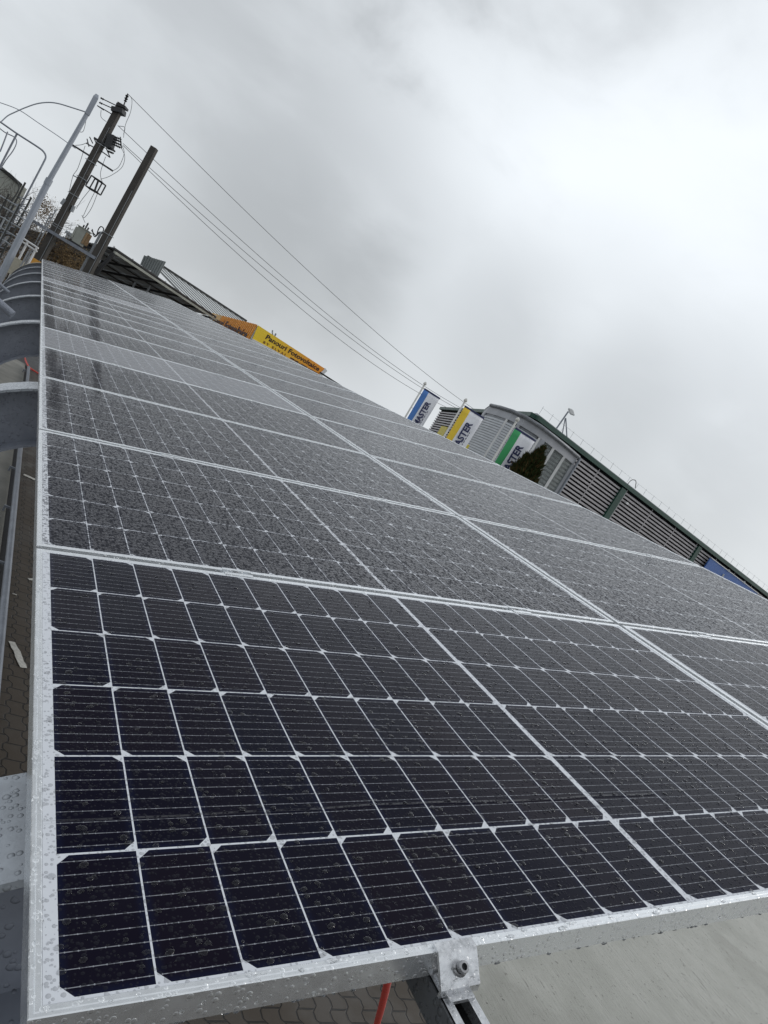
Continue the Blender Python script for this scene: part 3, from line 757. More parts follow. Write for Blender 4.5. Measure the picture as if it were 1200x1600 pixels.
cables('cable', [S((199, 147), (206, 155), (204, 175), (196, 195), (193, 215)), S((190, 232), (195, 245), (190, 262), (172, 275), (157, 280)), S((191, 228), (194, 240), (186, 260), (176, 267)),
                 S((138, 222), (128, 226), (118, 227)), S((133, 228), (122, 262), (114, 275), (108, 300)), S((152, 303), (143, 325), (132, 340), (128, 336), (133, 348)),
                 S((148, 300), (138, 320), (130, 338)), S((165, 245), (157, 270), (160, 285)), S((140, 297), (128, 312), (119, 326)), S((158, 172), (158, 183), (166, 190)), S((136, 172), (134, 190), (130, 205), (124, 206)),
                 S((185, 197), (195, 199), (193, 210))], .012, M['wire'], p2)
# transformer, its beam, and the conduits
PTm = local(Vector((PT3.x, PT3.y, 0)), 0, 0, 0)
bL, bR = pp(56, 348), pp(152, 407)
t = thing('transformer_beam', Vector((bL.x, bL.y, bL.z)), 'steel crossbeam spanning both concrete poles under the transformer', 'beam')
bR.z = bL.z
for dz in (-.24, .24):
    mb = MB(); mb.bar(bL + hx * dz, bR + hx * dz, .08, .14); mb.build('channel', M['pipe'], t)
zb = bL.z + .07
t = thing('transformer', Vector((bL.x, bL.y, zb)), 'grey pole transformer standing on the crossbeam between the concrete poles', 'transformer')
ct0 = onwall(126, 371, PT2, PT2 + rx); cX = (ct0 - PT2).dot(rx); cT = lambda a, b, c: Vector((PT2.x, PT2.y, 0)) + rx * (cX + a) + hx * b + UPZ * (zb + c)
mb = MB(); mb.hexa([cT(-.20, -.18, .08), cT(.20, -.18, .08), cT(.20, .18, .08), cT(-.20, .18, .08), cT(-.22, -.2, .82), cT(.22, -.2, .82), cT(.22, .2, .82), cT(-.22, .2, .82)]); mb.build('tank', M['porcelain'], t)
mb = MB(); mb.hexa([cT(-.28, -.24, .82), cT(.28, -.24, .82), cT(.28, .24, .82), cT(-.28, .24, .82), cT(-.28, -.24, .86), cT(.28, -.24, .86), cT(.28, .24, .86), cT(-.28, .24, .86)]); mb.build('lid', M['porcelain'], t)
for sx, m_ in ((-1, 'porcelain'), (1, 'brown')):
    mb = MB()
    for j in range(5):
        y_ = -.18 + .09 * j; mb.box((0, 0, 0), (1, 1, 1), lambda q: cT(sx * (.23 + .10 * q.x), y_ + .03 * q.y, .20 + .55 * q.z))
    mb.build('radiator', M[m_], t)
for a in (-.12, .0, .12):
    mb = MB(); insul(mb, cT(a, 0, .86), cT(a, 0, 1.18 if a == 0 else 1.0), .05, 4); mb.build('bushing', M['black'], t)
mb = MB(); mb.bar(cT(-.25, 0, .04), cT(.25, 0, .04), .38, .08); mb.build('skid', M['black'], t)
t = thing('cable_conduit', (PT3.x - .3, PT3.y, 0), 'pale cable conduit climbing the shorter concrete pole', 'conduit')
for dx in (0, .09):
    mb = MB(); q = onwall(158 + dx * 20, 362, PT2, PT2 + rx); mb.tube([Vector((q.x, q.y, 0)), q], .035, 8); mb.build('tube', M['galv'], t)
cables('cable', [S((143, 360), (150, 368), (154, 358), (158, 354), (162, 358), (158, 366), (152, 362)), S((144, 358), (148, 370), (156, 362))], .025, M['black'], t)

# overhead lines running off behind the building
def line(P, Q, sag, label, r=.013):
    mb = MB(); n = 30; mb.tube([P.lerp(Q, i / n) - UPZ * (sag * 4 * (i / n) * (1 - i / n)) for i in range(n + 1)], r, 6, r * 1.9)
    tag(mb.build('overhead_wire', M['wire']), label, 'wire', 'overhead wires from the concrete pole')
line(pp(199, 146), at(760, 652, 88), .9, 'topmost overhead wire from the pole insulator to behind the flags')
line(pp(184, 196), at(757, 656, 88), 1.3, 'second overhead wire below the topmost one')
line(pp(192, 224), at(752, 657, 88), 1.2, 'third overhead wire, upper of the lowest close pair')
line(pp(192, 227), at(748, 657, 88), 1.7, 'lowest overhead wire of the close pair')
mb = MB()
# bent pipe mast and soft curved lines at the far left
tm = thing('bent_pipe_mast', Vector((pp(50, 290).x, pp(50, 290).y, 0)), 'thin bent pipe mast curving over at the far left', 'mast')
P = [at(-14, 181, 30), at(4, 193, 30), at(27, 209, 30), at(58, 229, 30), at(68, 237, 30), at(71.5, 245, 30), at(68, 254, 30), at(56, 277, 30)]
e_ = P[-1]; P.append(Vector((e_.x, e_.y, 0)) + (e_ - Vector((e_.x, e_.y, 0))) * .5)
P.append(Vector((e_.x, e_.y, 0)))
mb.tube(smooth(P, 5), .035, 8, .04); mb.build('pipe', M['pipe'], tm, True)
mb = MB(); a_ = at(26, 210, 30); mb.tube([a_, Vector((a_.x, a_.y, 0))], .04, 8); mb.build('support_post', M['pipe'], tm)
mb = MB(); mb.tube(smooth([at(0, 237, 30), at(6, 222, 30), at(12, 206, 30)], 4), .03, 6); mb.build('stay', M['pipe'], tm)
wires = [([(-10, 158), (2, 161), (30, 172), (60, 192), (90, 212), (118, 232)], 26, .014, 'thin grey cable sloping past the lamp mast at the far left'),
         ([(2, 190), (12, 181), (24, 175), (40, 168), (58, 162), (76, 160), (92, 162), (112, 168), (134, 175)], 26, .022, 'curved grey cable arching over to the lamp mast top')]
for P, z, r_, lab in wires: cables('overhead_cable', [[at(x_, y_, z) for x_, y_ in P]], r_, M['lamp'], None, lab, 'cable', 'slack cables at the far left')

# ------------------------------------------------------------------ trees, shrubs and yard at the far left
def branch(mb, p, d_, L, r, lvl, maxl, tips):
    q = p + d_ * L; mid = p.lerp(q, .5) + Vector((random.uniform(-1, 1), random.uniform(-1, 1), random.uniform(-.3, 1))) * L * .06
    mb.tube([p, mid, q], r, 5 if lvl < 2 else 3, r * .62, caps=False)
    if lvl >= maxl: tips.append(q); return
    for k in range(3 if lvl < 2 else random.choice((2, 3, 3))):
        nd = (d_ + Vector((random.gauss(0, .55), random.gauss(0, .55), random.gauss(.12, .4)))).normalized()
        branch(mb, p.lerp(q, random.uniform(.55, 1)), nd, L * random.uniform(.62, .82), r * .6, lvl + 1, maxl, tips)
def leafcloud(pts, spread, n, size, m, name, parent):
    vs = []; fs = []
    for p in pts:
        for _ in range(n):
            c = p + Vector((random.gauss(0, spread), random.gauss(0, spread), random.gauss(0, spread)))
            a = Vector((random.gauss(0, 1), random.gauss(0, 1), random.gauss(0, 1))).normalized(); b = a.orthogonal().normalized()
            s_ = size * random.uniform(.6, 1.4); k = len(vs)
            vs += [c - a * s_, c + b * s_ * .5, c + a * s_, c - b * s_ * .5]; fs.append((k, k + 1, k + 2, k + 3))
    mb = MB(); mb.add(vs, fs); return mb.build(name, m, parent)
def bare_tree(px, py, z, H, label, leaf=None, maxl=5, L=None, r=.07):
    b = at(px, py, z); b.z = 0
    t = thing('bare_tree', b, label, 'tree', 'bare trees at the far left')
    mt = MB(); tp = b + UPZ * H * .3; mt.tube([b, tp], r, 7, r * .75); mt.build('trunk', M['bark'], t)
    mb = MB(); tips = []
    for _ in range(5): branch(mb, tp - UPZ * random.uniform(0, H * .08), Vector((random.gauss(0, .45), random.gauss(0, .45), 1)).normalized(), L or H * .22, r * .55, 1, maxl, tips)
    mb.build('branches', M['bark'], t)
    if leaf: leafcloud(tips[::3], .18, 1, .03, M[leaf], 'leaves', t)
bare_tree(58, 345, 37, 7.6, 'bare bushy tree with fine twigs right of the lamp mast', 'brush2', 5)
bare_tree(20, 330, 30, 6.9, 'dark bare tree with tangled branches left of the lamp mast', None, 6, L=1.3, r=.08)
bare_tree(2, 335, 27, 5.9, 'dark bare tree at the left picture edge', None, 6, L=1.2, r=.08)
def shrub(px, py, z, H, W, label, m1='brush', m2='brush2', n=3600, size=.04):
    b = at(px, py, z); b.z = 0
    t = thing('shrub', b, label, 'shrub', 'brown shrubs behind the solar array')
    mb = MB()
    for _ in range(14):
        e = b + Vector((random.gauss(0, W * .25), random.gauss(0, W * .25), H * random.uniform(.6, .95))); mb.tube([b, b.lerp(e, .5) + Vector((random.gauss(0, .08), random.gauss(0, .08), 0)), e], .02, 4, .006)
    mb.build('stems', M['bark'], t)
    for m_, nn in ((m1, n), (m2, n // 2)):
        pts = []
        for _ in range(60):
            z_ = random.random() ** .8; w_ = W * .5 * math.sqrt(max(0, 1 - (z_ * .95) ** 2.2)); a = random.uniform(0, 6.28); q = random.random() ** .5
            pts.append(b + Vector((math.cos(a) * w_ * q, math.sin(a) * w_ * q, z_ * H)))
        leafcloud(pts, W * .09, nn // 60, size, M[m_], 'foliage', t)
shrub(47, 375, 34, 5.3, 2.0, 'tall brown leafy shrub behind the lamp mast')
shrub(92, 405, 38, 4.0, 2.2, 'brown shrub just right of the taller concrete pole')
shrub(118, 410, 38, 3.9, 2.8, 'ochre shrub between the two concrete poles', 'brush2', 'brush')
def small_building(name, corners, zt, m, label, roofm=None, z0=0., wins=(), cat='building'):
    """prism over ground corners with a roof slab and window parts"""
    c0 = corners[0]; t = thing(name, (c0.x, c0.y, 0), label, cat)
    mb = MB(); prof = [Vector((p.x, p.y, z0)) for p in corners]; mb.prism(prof, (0, 0, zt - z0)); mb.build('wall', M[m], t)
    if roofm:
        cen = sum(prof, Vector()) / len(prof); mb = MB(); mb.prism([cen + (p - cen) * 1.04 + UPZ * (zt - z0 + .002) for p in prof], (0, 0, .25)); mb.build('roof', M[roofm], t)
    for (a, b, w0, w1, u0, u1) in wins:
        A_, B_ = corners[a], corners[b]; dd = Vector((B_.x - A_.x, B_.y - A_.y, 0)); nn = Vector((dd.y, -dd.x, 0)).normalized()
        if nn.dot(Vector((EYE.x - A_.x, EYE.y - A_.y, 0))) < 0: nn = -nn
        p = [Vector((A_.x, A_.y, w0)) + dd * u0, Vector((A_.x, A_.y, w0)) + dd * u1, Vector((A_.x, A_.y, w1)) + dd * u1, Vector((A_.x, A_.y, w1)) + dd * u0]
        mb = MB(); mb.prism([q + nn * .002 for q in p], nn * .05); mb.build('window', M['window'], t)
    return t
a, b = at(96, 380, 58), at(150, 416, 58)
small_building('pale_building', [a, b, b + hx * 9, a + hx * 9], atZ(120, 386, 5).z if False else 4.9, 'wall', 'white building glimpsed between the two concrete poles', 'galv', wins=((0, 1, 3.6, 4.3, .28, .62),))
a, b = at(-30, 240, 36), at(34, 290, 36)
t = thing('arched_shed', (a.x, a.y, 0), 'pale shed with a dark rounded roof behind bare branches at the far left', 'shed')
zt = b.z; n = 12; prof = [Vector((a.x, a.y, 0)), Vector((b.x, b.y, 0))]
for i in range(n + 1):
    f_ = 1 - i / n; prof.append(Vector((a.x, a.y, 0)).lerp(Vector((b.x, b.y, 0)), f_) + UPZ * (zt + .45 * (1 - f_)))
mb = MB(); mb.prism(prof, hx * .5); mb.build('wall', M['wallg'], t)
mb = MB(); mb.tube([p - hx * .06 for p in prof[2:]], .09, 6); mb.build('roof_edge', M['roofd'], t)
t = thing('lattice_mast', at(48, 290, 25), 'dark lattice mast with rungs left of the lamp mast', 'mast'); lb = t.location.copy(); t.location.z = 0
for a_ in (-.22, .22):
    mb = MB(); mb.tube([Vector((lb.x, lb.y, 0)) + rx * a_, Vector((lb.x, lb.y, lb.z - (a_ + .22) * .8)) + rx * a_], .035, 6); mb.build('upright', M['roofd'], t)
z_ = .3
while z_ < lb.z - .5:
    mb = MB(); mb.tube([Vector((lb.x, lb.y, z_)) - rx * .22, Vector((lb.x, lb.y, z_ + .12)) + rx * .22], .018, 5); mb.build('rung', M['pipe'], t); z_ += .28
for i, (x0, y0, z0_) in enumerate(((30, 318, 26), (18, 322, 28), (8, 340, 24))):
    q = at(x0, y0, z0_); mb = MB(); mb.tube([Vector((q.x, q.y, 0)), q], .03, 6)
    tag(mb.build('yard_post', M['galv']), ['thin pale yard post nearest the lattice mast', 'thin pale yard post, middle of three left of the lattice mast', 'thin pale yard post at the left picture edge'][i], 'post', 'pale posts in the yard')
for i, (pts_, z_, r_) in enumerate(((((-8, 262), (10, 268), (24, 280), (30, 292), (26, 303), (14, 322)), 27, .03), (((-6, 196), (8, 207), (22, 214), (26, 222), (20, 236), (2, 262)), 33, .025))):
    P = [at(x_, y_, z_) for x_, y_ in pts_]; e_ = P[-1]; P.append(Vector((e_.x, e_.y, e_.z * .5))); P.append(Vector((e_.x, e_.y, 0)))
    mb = MB(); mb.tube(smooth(P, 4), r_, 6)
    tag(mb.build('hoop_pipe', M['pipe'] if i else M['roofd'], None, True), ['dark hooped pipe before the pale shed at the far left', 'thin grey hooped pipe behind the bent pipe mast'][i], 'pipe', 'hooped pipes in the yard')
t = thing('yard_rack', at(14, 352, 22), 'dark metal rack with crossbars low at the left picture edge', 'rack'); rb = t.location.copy(); t.location.z = 0; rb.z = 0
for a_ in (-.9, -.45, 0, .45):
    mb = MB(); mb.tube([rb + rx * a_, rb + rx * a_ + UPZ * (4.25 - .2 * a_)], .03, 6); mb.build('upright', M['roofd'], t)
for h_ in (3.0, 3.3, 3.6, 3.9, 4.15):
    mb = MB(); mb.tube([rb + rx * -.95 + UPZ * h_, rb + rx * .5 + UPZ * h_], .022, 6); mb.build('crossbar', M['galv'], t)
# white railing and gate posts
t = thing('white_railing', at(45, 380, 23) * 1.0, 'white tubular railing between the lamp mast and the concrete pole', 'railing')
t.location.z = 0
mb = MB(); rl, _, _ = vplane(at(45, 380, 23))
for (x0, y0), (x1, y1) in (((26, 366), (60, 388)), ((26, 372), (58, 393))): mb.tube([rl(x0, y0), rl(x1, y1)], .03, 6)
mb.build('rail', M['white'], t)
for x0, y0 in ((31, 369), (44, 377), (58, 386)):
    q = rl(x0, y0); mb = MB(); mb.tube([Vector((q.x, q.y, 0)), q], .035, 6); mb.build('post', M['white'], t)
for i, (x0, y0, x1) in enumerate(((88, 327, 60), (80, 333, 56))):
    q = at(x0, y0, 29); mb = MB(); mb.tube([Vector((q.x, q.y, 0)), q], .028, 6)
    tag(mb.build('thin_post', M['galv']), ['thin grey post just left of the taller concrete pole', 'thin grey post left of its twin, nearer the lamp mast'][i], 'post', 'thin grey posts')
t = thing('plastic_barrier', at(50, 402, 22), 'orange and cream barrier boards just beyond the far panels', 'barrier'); t.location.z = 0
q = at(52, 402, 22); mb = MB(); mb.box((0, 0, 0), (1, 1, 1), lambda v_: Vector((q.x, q.y, 0)) + rx * (v_.x * .4 + .0) + hx * v_.y * .06 + UPZ * (2.4 + .62 * v_.z)); mb.build('orange_board', M['wood'], t)
mb = MB(); mb.box((0, 0, 0), (1, 1, 1), lambda v_: Vector((q.x, q.y, 0)) + rx * (v_.x * .5 - .7) + hx * v_.y * .06 + UPZ * (2.2 + .55 * v_.z)); mb.build('cream_board', M['flange_far'], t)
mb = MB(); [mb.bar(Vector((q.x, q.y, 0)) + rx * a_, Vector((q.x, q.y, 3.1)) + rx * a_, .06, .05) for a_ in (-.7, -.22, .38)]; mb.build('post', M['galv'], t)

# ------------------------------------------------------------------ second solar canopy, roofs behind it
zE = 5.0
E0, E1 = atZ(179, 394, zE), atZ(338, 500, zE)
ed = (E1 - E0).normalized(); en = Vector((-ed.y, ed.x, 0))
if en.dot(E0 - EYE) < 0: en = -en
t = thing('solar_canopy', (E0.x, E0.y, 0), 'second solar canopy seen from below beyond the array, dark panels on a grey beam', 'solar canopy')
dn = (en * math.cos(R(17)) - UPZ * math.sin(R(17))); Lc = (E1 - E0).length; up_ = ed.cross(dn); up_ = up_ if up_.z > 0 else -up_
mb = MB(); mb.bar(E0, E1, .14, .13); mb.build('edge_beam', M['wallg'], t)
npn = 7; m_dark = mat('underside of panels', (.36, .39, .41), .6, 0, .2, .8)
for i in range(npn):
    for j in range(6):
        p = E0 + ed * (Lc * i / npn + .02) + dn * (.12 + j * 1.42) + up_ * .22; w_ = Lc / npn - .05
        mb = MB(); mb.prism([p, p + ed * w_, p + ed * w_ + dn * 1.38, p + dn * 1.38], up_ * .035); mb.build('panel', m_dark, t)
for j in range(6):
    p = E0 + dn * (.45 + j * 1.42) + up_ * .175; mb = MB(); mb.bar(p, p + ed * Lc, .05, .06, up=up_); mb.build('purlin', M['black'], t)
for i in range(6):
    p = E0 + ed * (Lc * (i + .1) / 5.2); mb = MB(); mb.bar(p + up_ * .03, p + dn * 8.4 + up_ * .03, .10, .12, up=up_); mb.build('rafter', M['black'], t)
mb = MB(); q = E0 - UPZ * .05; mb.bar(q, onwall(149, 428, E0, E0 + rx), .17, .17); mb.build('brace', M['black'], t)
for i in range(5):
    p = E0 + ed * (Lc * (i + .1) / 4.3) + dn * 8.2; mb = MB(); mb.bar(Vector((p.x, p.y, 0)), p, .16, .16); mb.build('column', M['black'], t)
for i in range(npn + 1):
    p = E0 + ed * min(Lc - .03, Lc * i / npn + .02) + up_ * .26 + dn * .12; mb = MB(); mb.box((-.04, -.04, 0), (.04, .04, .07), lambda v_: p + v_); mb.build('edge_clip', M['white'], t)
mb = MB(); p = E0 + up_ * .21 + dn * .07; mb.bar(p, p + ed * Lc, .07, .09); mb.build('panel_edge', M['black'], t)

# roof with standing seams behind the canopy
T0, T1 = atZ(230, 402.5, 6.9), atZ(384, 503, 6.9)
td = (T1 - T0).normalized(); tn = Vector((-td.y, td.x, 0)); tn = tn if tn.dot(EYE - T0) > 0 else -tn
t = thing('seamed_roof_hall', (T0.x, T0.y, 0), 'hall with a pale standing seam roof and dark ridge behind the solar canopy', 'hall')
Lr = (T1 - T0).length; dnr = (tn * .95 + td * .20 - UPZ * .20)
mb = MB(); mb.prism([T0, T1, T1 + dnr * 9, T0 + dnr * 9], (0, 0, -.12)); mb.build('roof', M['wall'], t)
mb = MB()
for i in range(17):
    p = T0 + td * (Lr * i / 16) + UPZ * .016; mb.bar(p, p + dnr * 9, .15, .03)
mb.build('roof_seams', M['roofd'], t)
mb = MB(); mb.bar(T0 + UPZ * .12, T1 + UPZ * .12, .22, .20); mb.build('ridge_cap', M['roofd'], t)
q0 = T0 + dnr * 8.6 - UPZ * .35; q1 = T1 + dnr * 8.6 - UPZ * .35
mb = MB(); mb.prism([Vector((q.x, q.y, 0)) for q in (T0, T1, q1, q0)], (0, 0, q0.z - .3)); mb.build('wall', M['wallg'], t)
# corrugated sheet standing above the canopy
z_s = 46; c4 = [at(219, 413, z_s), at(246, 433, z_s), at(259, 409, z_s), at(225, 399, z_s)]
t = thing('corrugated_hoarding', (c4[0].x, c4[0].y, 0), 'square of grey corrugated sheet standing up behind the canopy', 'hoarding')
mb = MB(); mb.prism(c4, hx * .06); mb.build('sheet', M['sheet'], t)
mb = MB()
for i in range(9):
    f_ = (i + .5) / 9; mb.bar(c4[0].lerp(c4[1], f_) - hx * .03, c4[3].lerp(c4[2], f_) - hx * .03, .10, .05)
mb.build('ribs', M['sheet'], t)
mb = MB(); [mb.bar(Vector((q.x, q.y, 0)) + hx * .15, q + hx * .15, .12, .12) for q in (c4[0].lerp(c4[1], .15), c4[0].lerp(c4[1], .85))]; mb.build('post', M['galv'], t)

# ------------------------------------------------------------------ orange booth with banner
zT = 6.1
Bc, Bl, Br = atZ(403, 508, zT), atZ(333, 490, 5.6), atZ(509, 577, zT)
t = thing('banner_booth', (Bc.x, Bc.y, 0), 'booth wrapped in a yellow to orange printed banner, with orange corrugated side', 'booth')
def vp(x_, y_): return onwall(x_, y_, Bc, Br)
def vl(x_, y_): return onwall(x_, y_, Bc, Bl)
fn = (Br - Bc).cross(UPZ).normalized(); fn = fn if fn.dot(EYE - Bc) > 0 else -fn
ln = (Bl - Bc).cross(UPZ).normalized(); ln = ln if ln.dot(EYE - Bc) > 0 else -ln
b1, b2 = vp(394, 529), vp(498, 585)
bt = Vector((Bc.x, Bc.y, 0)); br_ = Vector((Br.x, Br.y, 0)); bl_ = Vector((Bl.x, Bl.y, 0))
mb = MB(); mb.hexa([bt, br_, br_ + (bl_ - bt), bl_, Bc - UPZ * .06, Br - UPZ * .06, Br + (Bl - Bc) - UPZ * .06, Bl - UPZ * .06]); mb.build('body', M['wall'], t)
# banner: a tilted quad, its own thickness
me_ = MB(); me_.prism([Bc + fn * .03, Br + fn * .03, b2 + fn * .03, b1 + fn * .03], fn * .03); ban = me_.build('banner', banner_mat(Bc, Br), t)
bx = (Br - Bc); L_ = bx.length
def banpt(x_, y_, d_=.065): return onwall(x_, y_, Bc, Br) + fn * d_
P_, Q_ = banpt(413.9, 528.6), banpt(496.7, 579.6)
up_b = (banpt(417.3, 522.7) - banpt(414.4, 527.6))
text('Panouri Fotovoltaice', 1, M['ink'], 'lettering', ban, P_, Q_ - P_, up_b * 1.85, bold=.024)
P_, Q_ = banpt(410.3, 535.4), banpt(446, 557)
text('BY ELVAL', 1, M['ink2'], 'lettering', ban, P_, Q_ - P_, (banpt(412, 531.4) - banpt(410.3, 535.2)) * 1.3, bold=.03, spacing=1.6)
P_, Q_ = banpt(453, 558.5), banpt(495, 583.5)
mbp = MB(); seg = [(0, .16), (.18, .30), (.33, .36), (.39, .62), (.66, .70), (.73, 1)]
for a_, b_ in seg: mbp.bar(P_.lerp(Q_, a_), P_.lerp(Q_, b_), .02, .10)
mbp.build('small_print', M['ink'], ban)
mb = MB(); mb.bar(b1 + fn * .05 - UPZ * .12, b2 + fn * .05 - UPZ * .12, .08, .26); mb.bar(Br + fn * .05 + UPZ * 0 , b2 + fn * .05 + (Br - Bc).normalized() * .12, .08, .30); mb.build('white_frame', M['white'], t)
mb = MB(); mb.prism([Bc + ln * .02, Bl + ln * .02, Bl - UPZ * 2.4 + ln * .02, Bc - UPZ * 2.4 + ln * .02], ln * .03); side = mb.build('corrugated_side', M['orange'], t)
mb = MB(); Ls = (Bl - Bc).length
for i in range(22):
    p = Bc.lerp(Bl, (i + .5) / 22 * .72); mb.bar(p + ln * .08, p - UPZ * 2.4 + ln * .08, .17 * Ls / 14, .07)
mb.build('ribs', M['orange'], side)
mb = MB(); q0 = Bc.lerp(Bl, .73); mb.prism([q0 + ln * .052, Bl + ln * .052, Bl - UPZ * 2.4 + ln * .052, q0 - UPZ * 2.4 + ln * .052], ln * .05); mb.build('faded_sheet', M['amber'], side)
P_, Q_ = vl(334, 501) + ln * .14, vl(388, 526.5) + ln * .14
text('Panouri Fotovoltaice', 1, M['ink'], 'lettering', side, P_ - UPZ * .25, (Q_ - P_), UPZ * .95, bold=.02)
mb = MB(); mb.tube([vp(427, 527), vp(425.5, 519), vp(426, 516)], .05, 6); mb.tube([vp(428.5, 528), vp(431, 521)], .06, 6); mb.build('roof_fitting', M['galv'], t)
# dark cable or roof edge trailing off right of the booth
a, b = at(509, 582, 52), at(560, 614, 60)
t = thing('low_roof', (a.x, a.y, 0), 'low dark roof edge just right of the banner booth', 'roof')
a, b = at(500, 582, 53), at(545, 611, 53)
mb = MB(); mb.bar(a, b, .12, .12); mb.build('roof_edge', M['roofd'], t)
mb = MB(); mb.prism([Vector((a.x, a.y, 0)), Vector((b.x, b.y, 0)), Vector((b.x, b.y, 0)) + hx * 5, Vector((a.x, a.y, 0)) + hx * 5], (0, 0, min(a.z, b.z) - .12)); mb.build('wall', M['wallg'], t)

# ------------------------------------------------------------------ warehouse with ribbed cladding and green trim
ZW = 8.6
W0, WL, WR = atZ(838, 648, ZW), atZ(692, 638, ZW), atZ(1330, 1029, ZW)
t = thing('warehouse', (W0.x, W0.y, 0), 'long warehouse with dark ribbed grey cladding and green trim on the right', 'building')
def g0(p): return Vector((p.x, p.y, 0))
nR = (WR - W0).cross(UPZ).normalized(); nR = nR if nR.dot(EYE - W0) > 0 else -nR
nL = (WL - W0).cross(UPZ).normalized(); nL = nL if nL.dot(EYE - W0) > 0 else -nL
back = WL + (WR - W0)
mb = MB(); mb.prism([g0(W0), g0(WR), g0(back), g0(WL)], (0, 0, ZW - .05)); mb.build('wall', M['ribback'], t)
mb = MB(); mb.prism([p + UPZ * (ZW - .048) for p in (g0(W0), g0(WR), g0(back), g0(WL))], (0, 0, .13)); mb.build('roof', M['galv'], t)
for (P, Q, n_) in ((W0, WR, nR), (W0, WL, nL)):
    mb = MB(); z_ = 1.0
    while z_ < ZW - .25:
        a_, b_ = g0(P) + UPZ * z_ + n_ * .06, g0(Q) + UPZ * z_ + n_ * .06
        mb.bar(a_, b_, .12, .105); z_ += .205
    mb.build('cladding_ribs', M['rib'], t)
    mb = MB(); mb.bar(g0(P) + UPZ * (ZW - .11) + n_ * .13, g0(Q) + UPZ * (ZW - .11) + n_ * .13, .26, .22); mb.build('eave_trim', M['green'], t)
for (x0, y0, w_) in ((973, 766, .50), (1092, 856, .42)):
    q = onwall(x0, y0, W0 + nR * .14, WR + nR * .14); mb = MB(); mb.bar(g0(q), Vector((q.x, q.y, ZW - .3)), w_, .16, up=nR); mb.build('green_pilaster', M['green'], t)
# conductor wire on short posts along the roof edge
mb = MB(); rd = (WR - W0); Lw = rd.length; rd = rd.normalized()
mb.tube([W0 + UPZ * .42 + nR * .1, WR + UPZ * .42 + nR * .1], .006, 5); mb.build('roof_wire', M['galv'], t)
for k in range(1, int(Lw / 3)):
    q = g0(W0) + rd * (k * 3.0) + nR * .125; mb = MB(); mb.bar(q + UPZ * .5, q + UPZ * (ZW - .25), .05, .012, up=nR); mb.build('sheet_joint', M['rib'], t)
k = 0
while k * .95 < Lw:
    p = W0 + rd * (k * .95 + random.uniform(-.1, .1)) + nR * .1; mb = MB(); mb.tube([p + UPZ * .1, p + UPZ * (.46 + random.uniform(-.05, .06))], .008, 5); mb.build('wire_post', M['galv'], t); k += 1
    if k > 60: break
mb = MB(); q = onwall(983, 752, W0, WR); mb.tube(smooth([q + UPZ * -.5, q + UPZ * .1 + rd * .1, q + UPZ * .25 + rd * .5, q + rd * .8 - UPZ * .1], 4), .02, 6); mb.build('loop_cable', M['black'], t)
q = onwall(978, 785, W0 + nR * .2, WR + nR * .2); mb = MB(); mb.bar(q, q + rd * .2, .12, .12); mb.build('wall_lamp', M['white'], t)
# floodlight tripod on the roof
F0 = onwall(868, 672, W0 - nR * .5, WR - nR * .5); fp, _, _ = vplane(F0)
t2 = thing('floodlight_tripod', fp(878, 678), 'floodlight on a tripod of thin pipes standing on the warehouse roof', 'floodlight')
mb = MB(); mb.tube([fp(867, 673), fp(888, 643)], .045, 6); mb.build('mast', M['pipe'], t2)
mb = MB(); mb.tube([fp(883, 654), fp(878, 682)], .03, 6); mb.build('leg', M['pipe'], t2)
mb = MB(); mb.tube([fp(884, 653), fp(886, 686)], .035, 6); mb.build('leg', M['pipe'], t2)
mb = MB(); a_ = fp(888, 637); mb.box((0, 0, 0), (1, 1, 1), lambda v_: a_ + (fp(896, 640) - a_) * v_.x + (fp(891, 648) - a_) * v_.z * .9 + hx * .2 * v_.y); o = mb.build('lamp_head', M['white'], t2, bevel=.04)
mb = MB()
for k in range(26):
    f_ = k / 25; p0 = fp(856 + 34 * f_, 668 + 27 * f_) + hx * random.uniform(-.3, .3); mb.tube([p0 - UPZ * .25, p0 + Vector((random.gauss(0, .12), random.gauss(0, .12), random.uniform(.0, .22)))], .03, 4)
mb.build('cable_tangle', M['green'], t)
mb = MB(); mb.tube(smooth([fp(822, 651), fp(832, 650), fp(845, 654), fp(856, 662), fp(862, 668)], 5), .02, 6); mb.build('loop_cable', M['galv'], t)
# blue sign on the warehouse
off_ = nR * .30
pts = [onwall(x_, y_, W0 + off_, WR + off_) for x_, y_ in ((1110, 870), (1182, 928))]
zt_ = (pts[0].z + pts[1].z) / 2
t = thing('blue_sign', g0(pts[0]), 'blue sign panel with a white emblem on the warehouse wall, far right', 'sign')
t.location.z = zt_ - 2.4
p0, p1 = Vector((pts[0].x, pts[0].y, zt_)), Vector((pts[1].x, pts[1].y, zt_))
mb = MB(); mb.prism([p0, p1, p1 - UPZ * 2.6, p0 - UPZ * 2.6], nR * .08); mb.build('face', M['blue'], t)
mb = MB(); mb.bar(p0 + nR * .1 + UPZ * .03, p1 + nR * .1 + UPZ * .03, .05, .05); mb.build('edge', M['white'], t)
e0 = onwall(1131, 897, W0 + off_ + nR * .1, WR + off_ + nR * .1)
mb = MB(); mb.tube([e0, e0 + UPZ * -.9 ], .07, 6, .10); mb.tube([e0 - UPZ * .75, e0 - UPZ * .95 + rd * 1.6], .07, 6); mb.tube([e0 - UPZ * .35, e0 - UPZ * .60 + rd * .35], .06, 6); mb.build('emblem', M['wall'], t)
for f_ in (.34, .67): mb = MB(); q = p0.lerp(p1, f_) + nR * .1; mb.box((-.05, -.05, -.02), (.05, .05, .12), lambda v_: q + v_); mb.build('bracket', M['wall'], t)

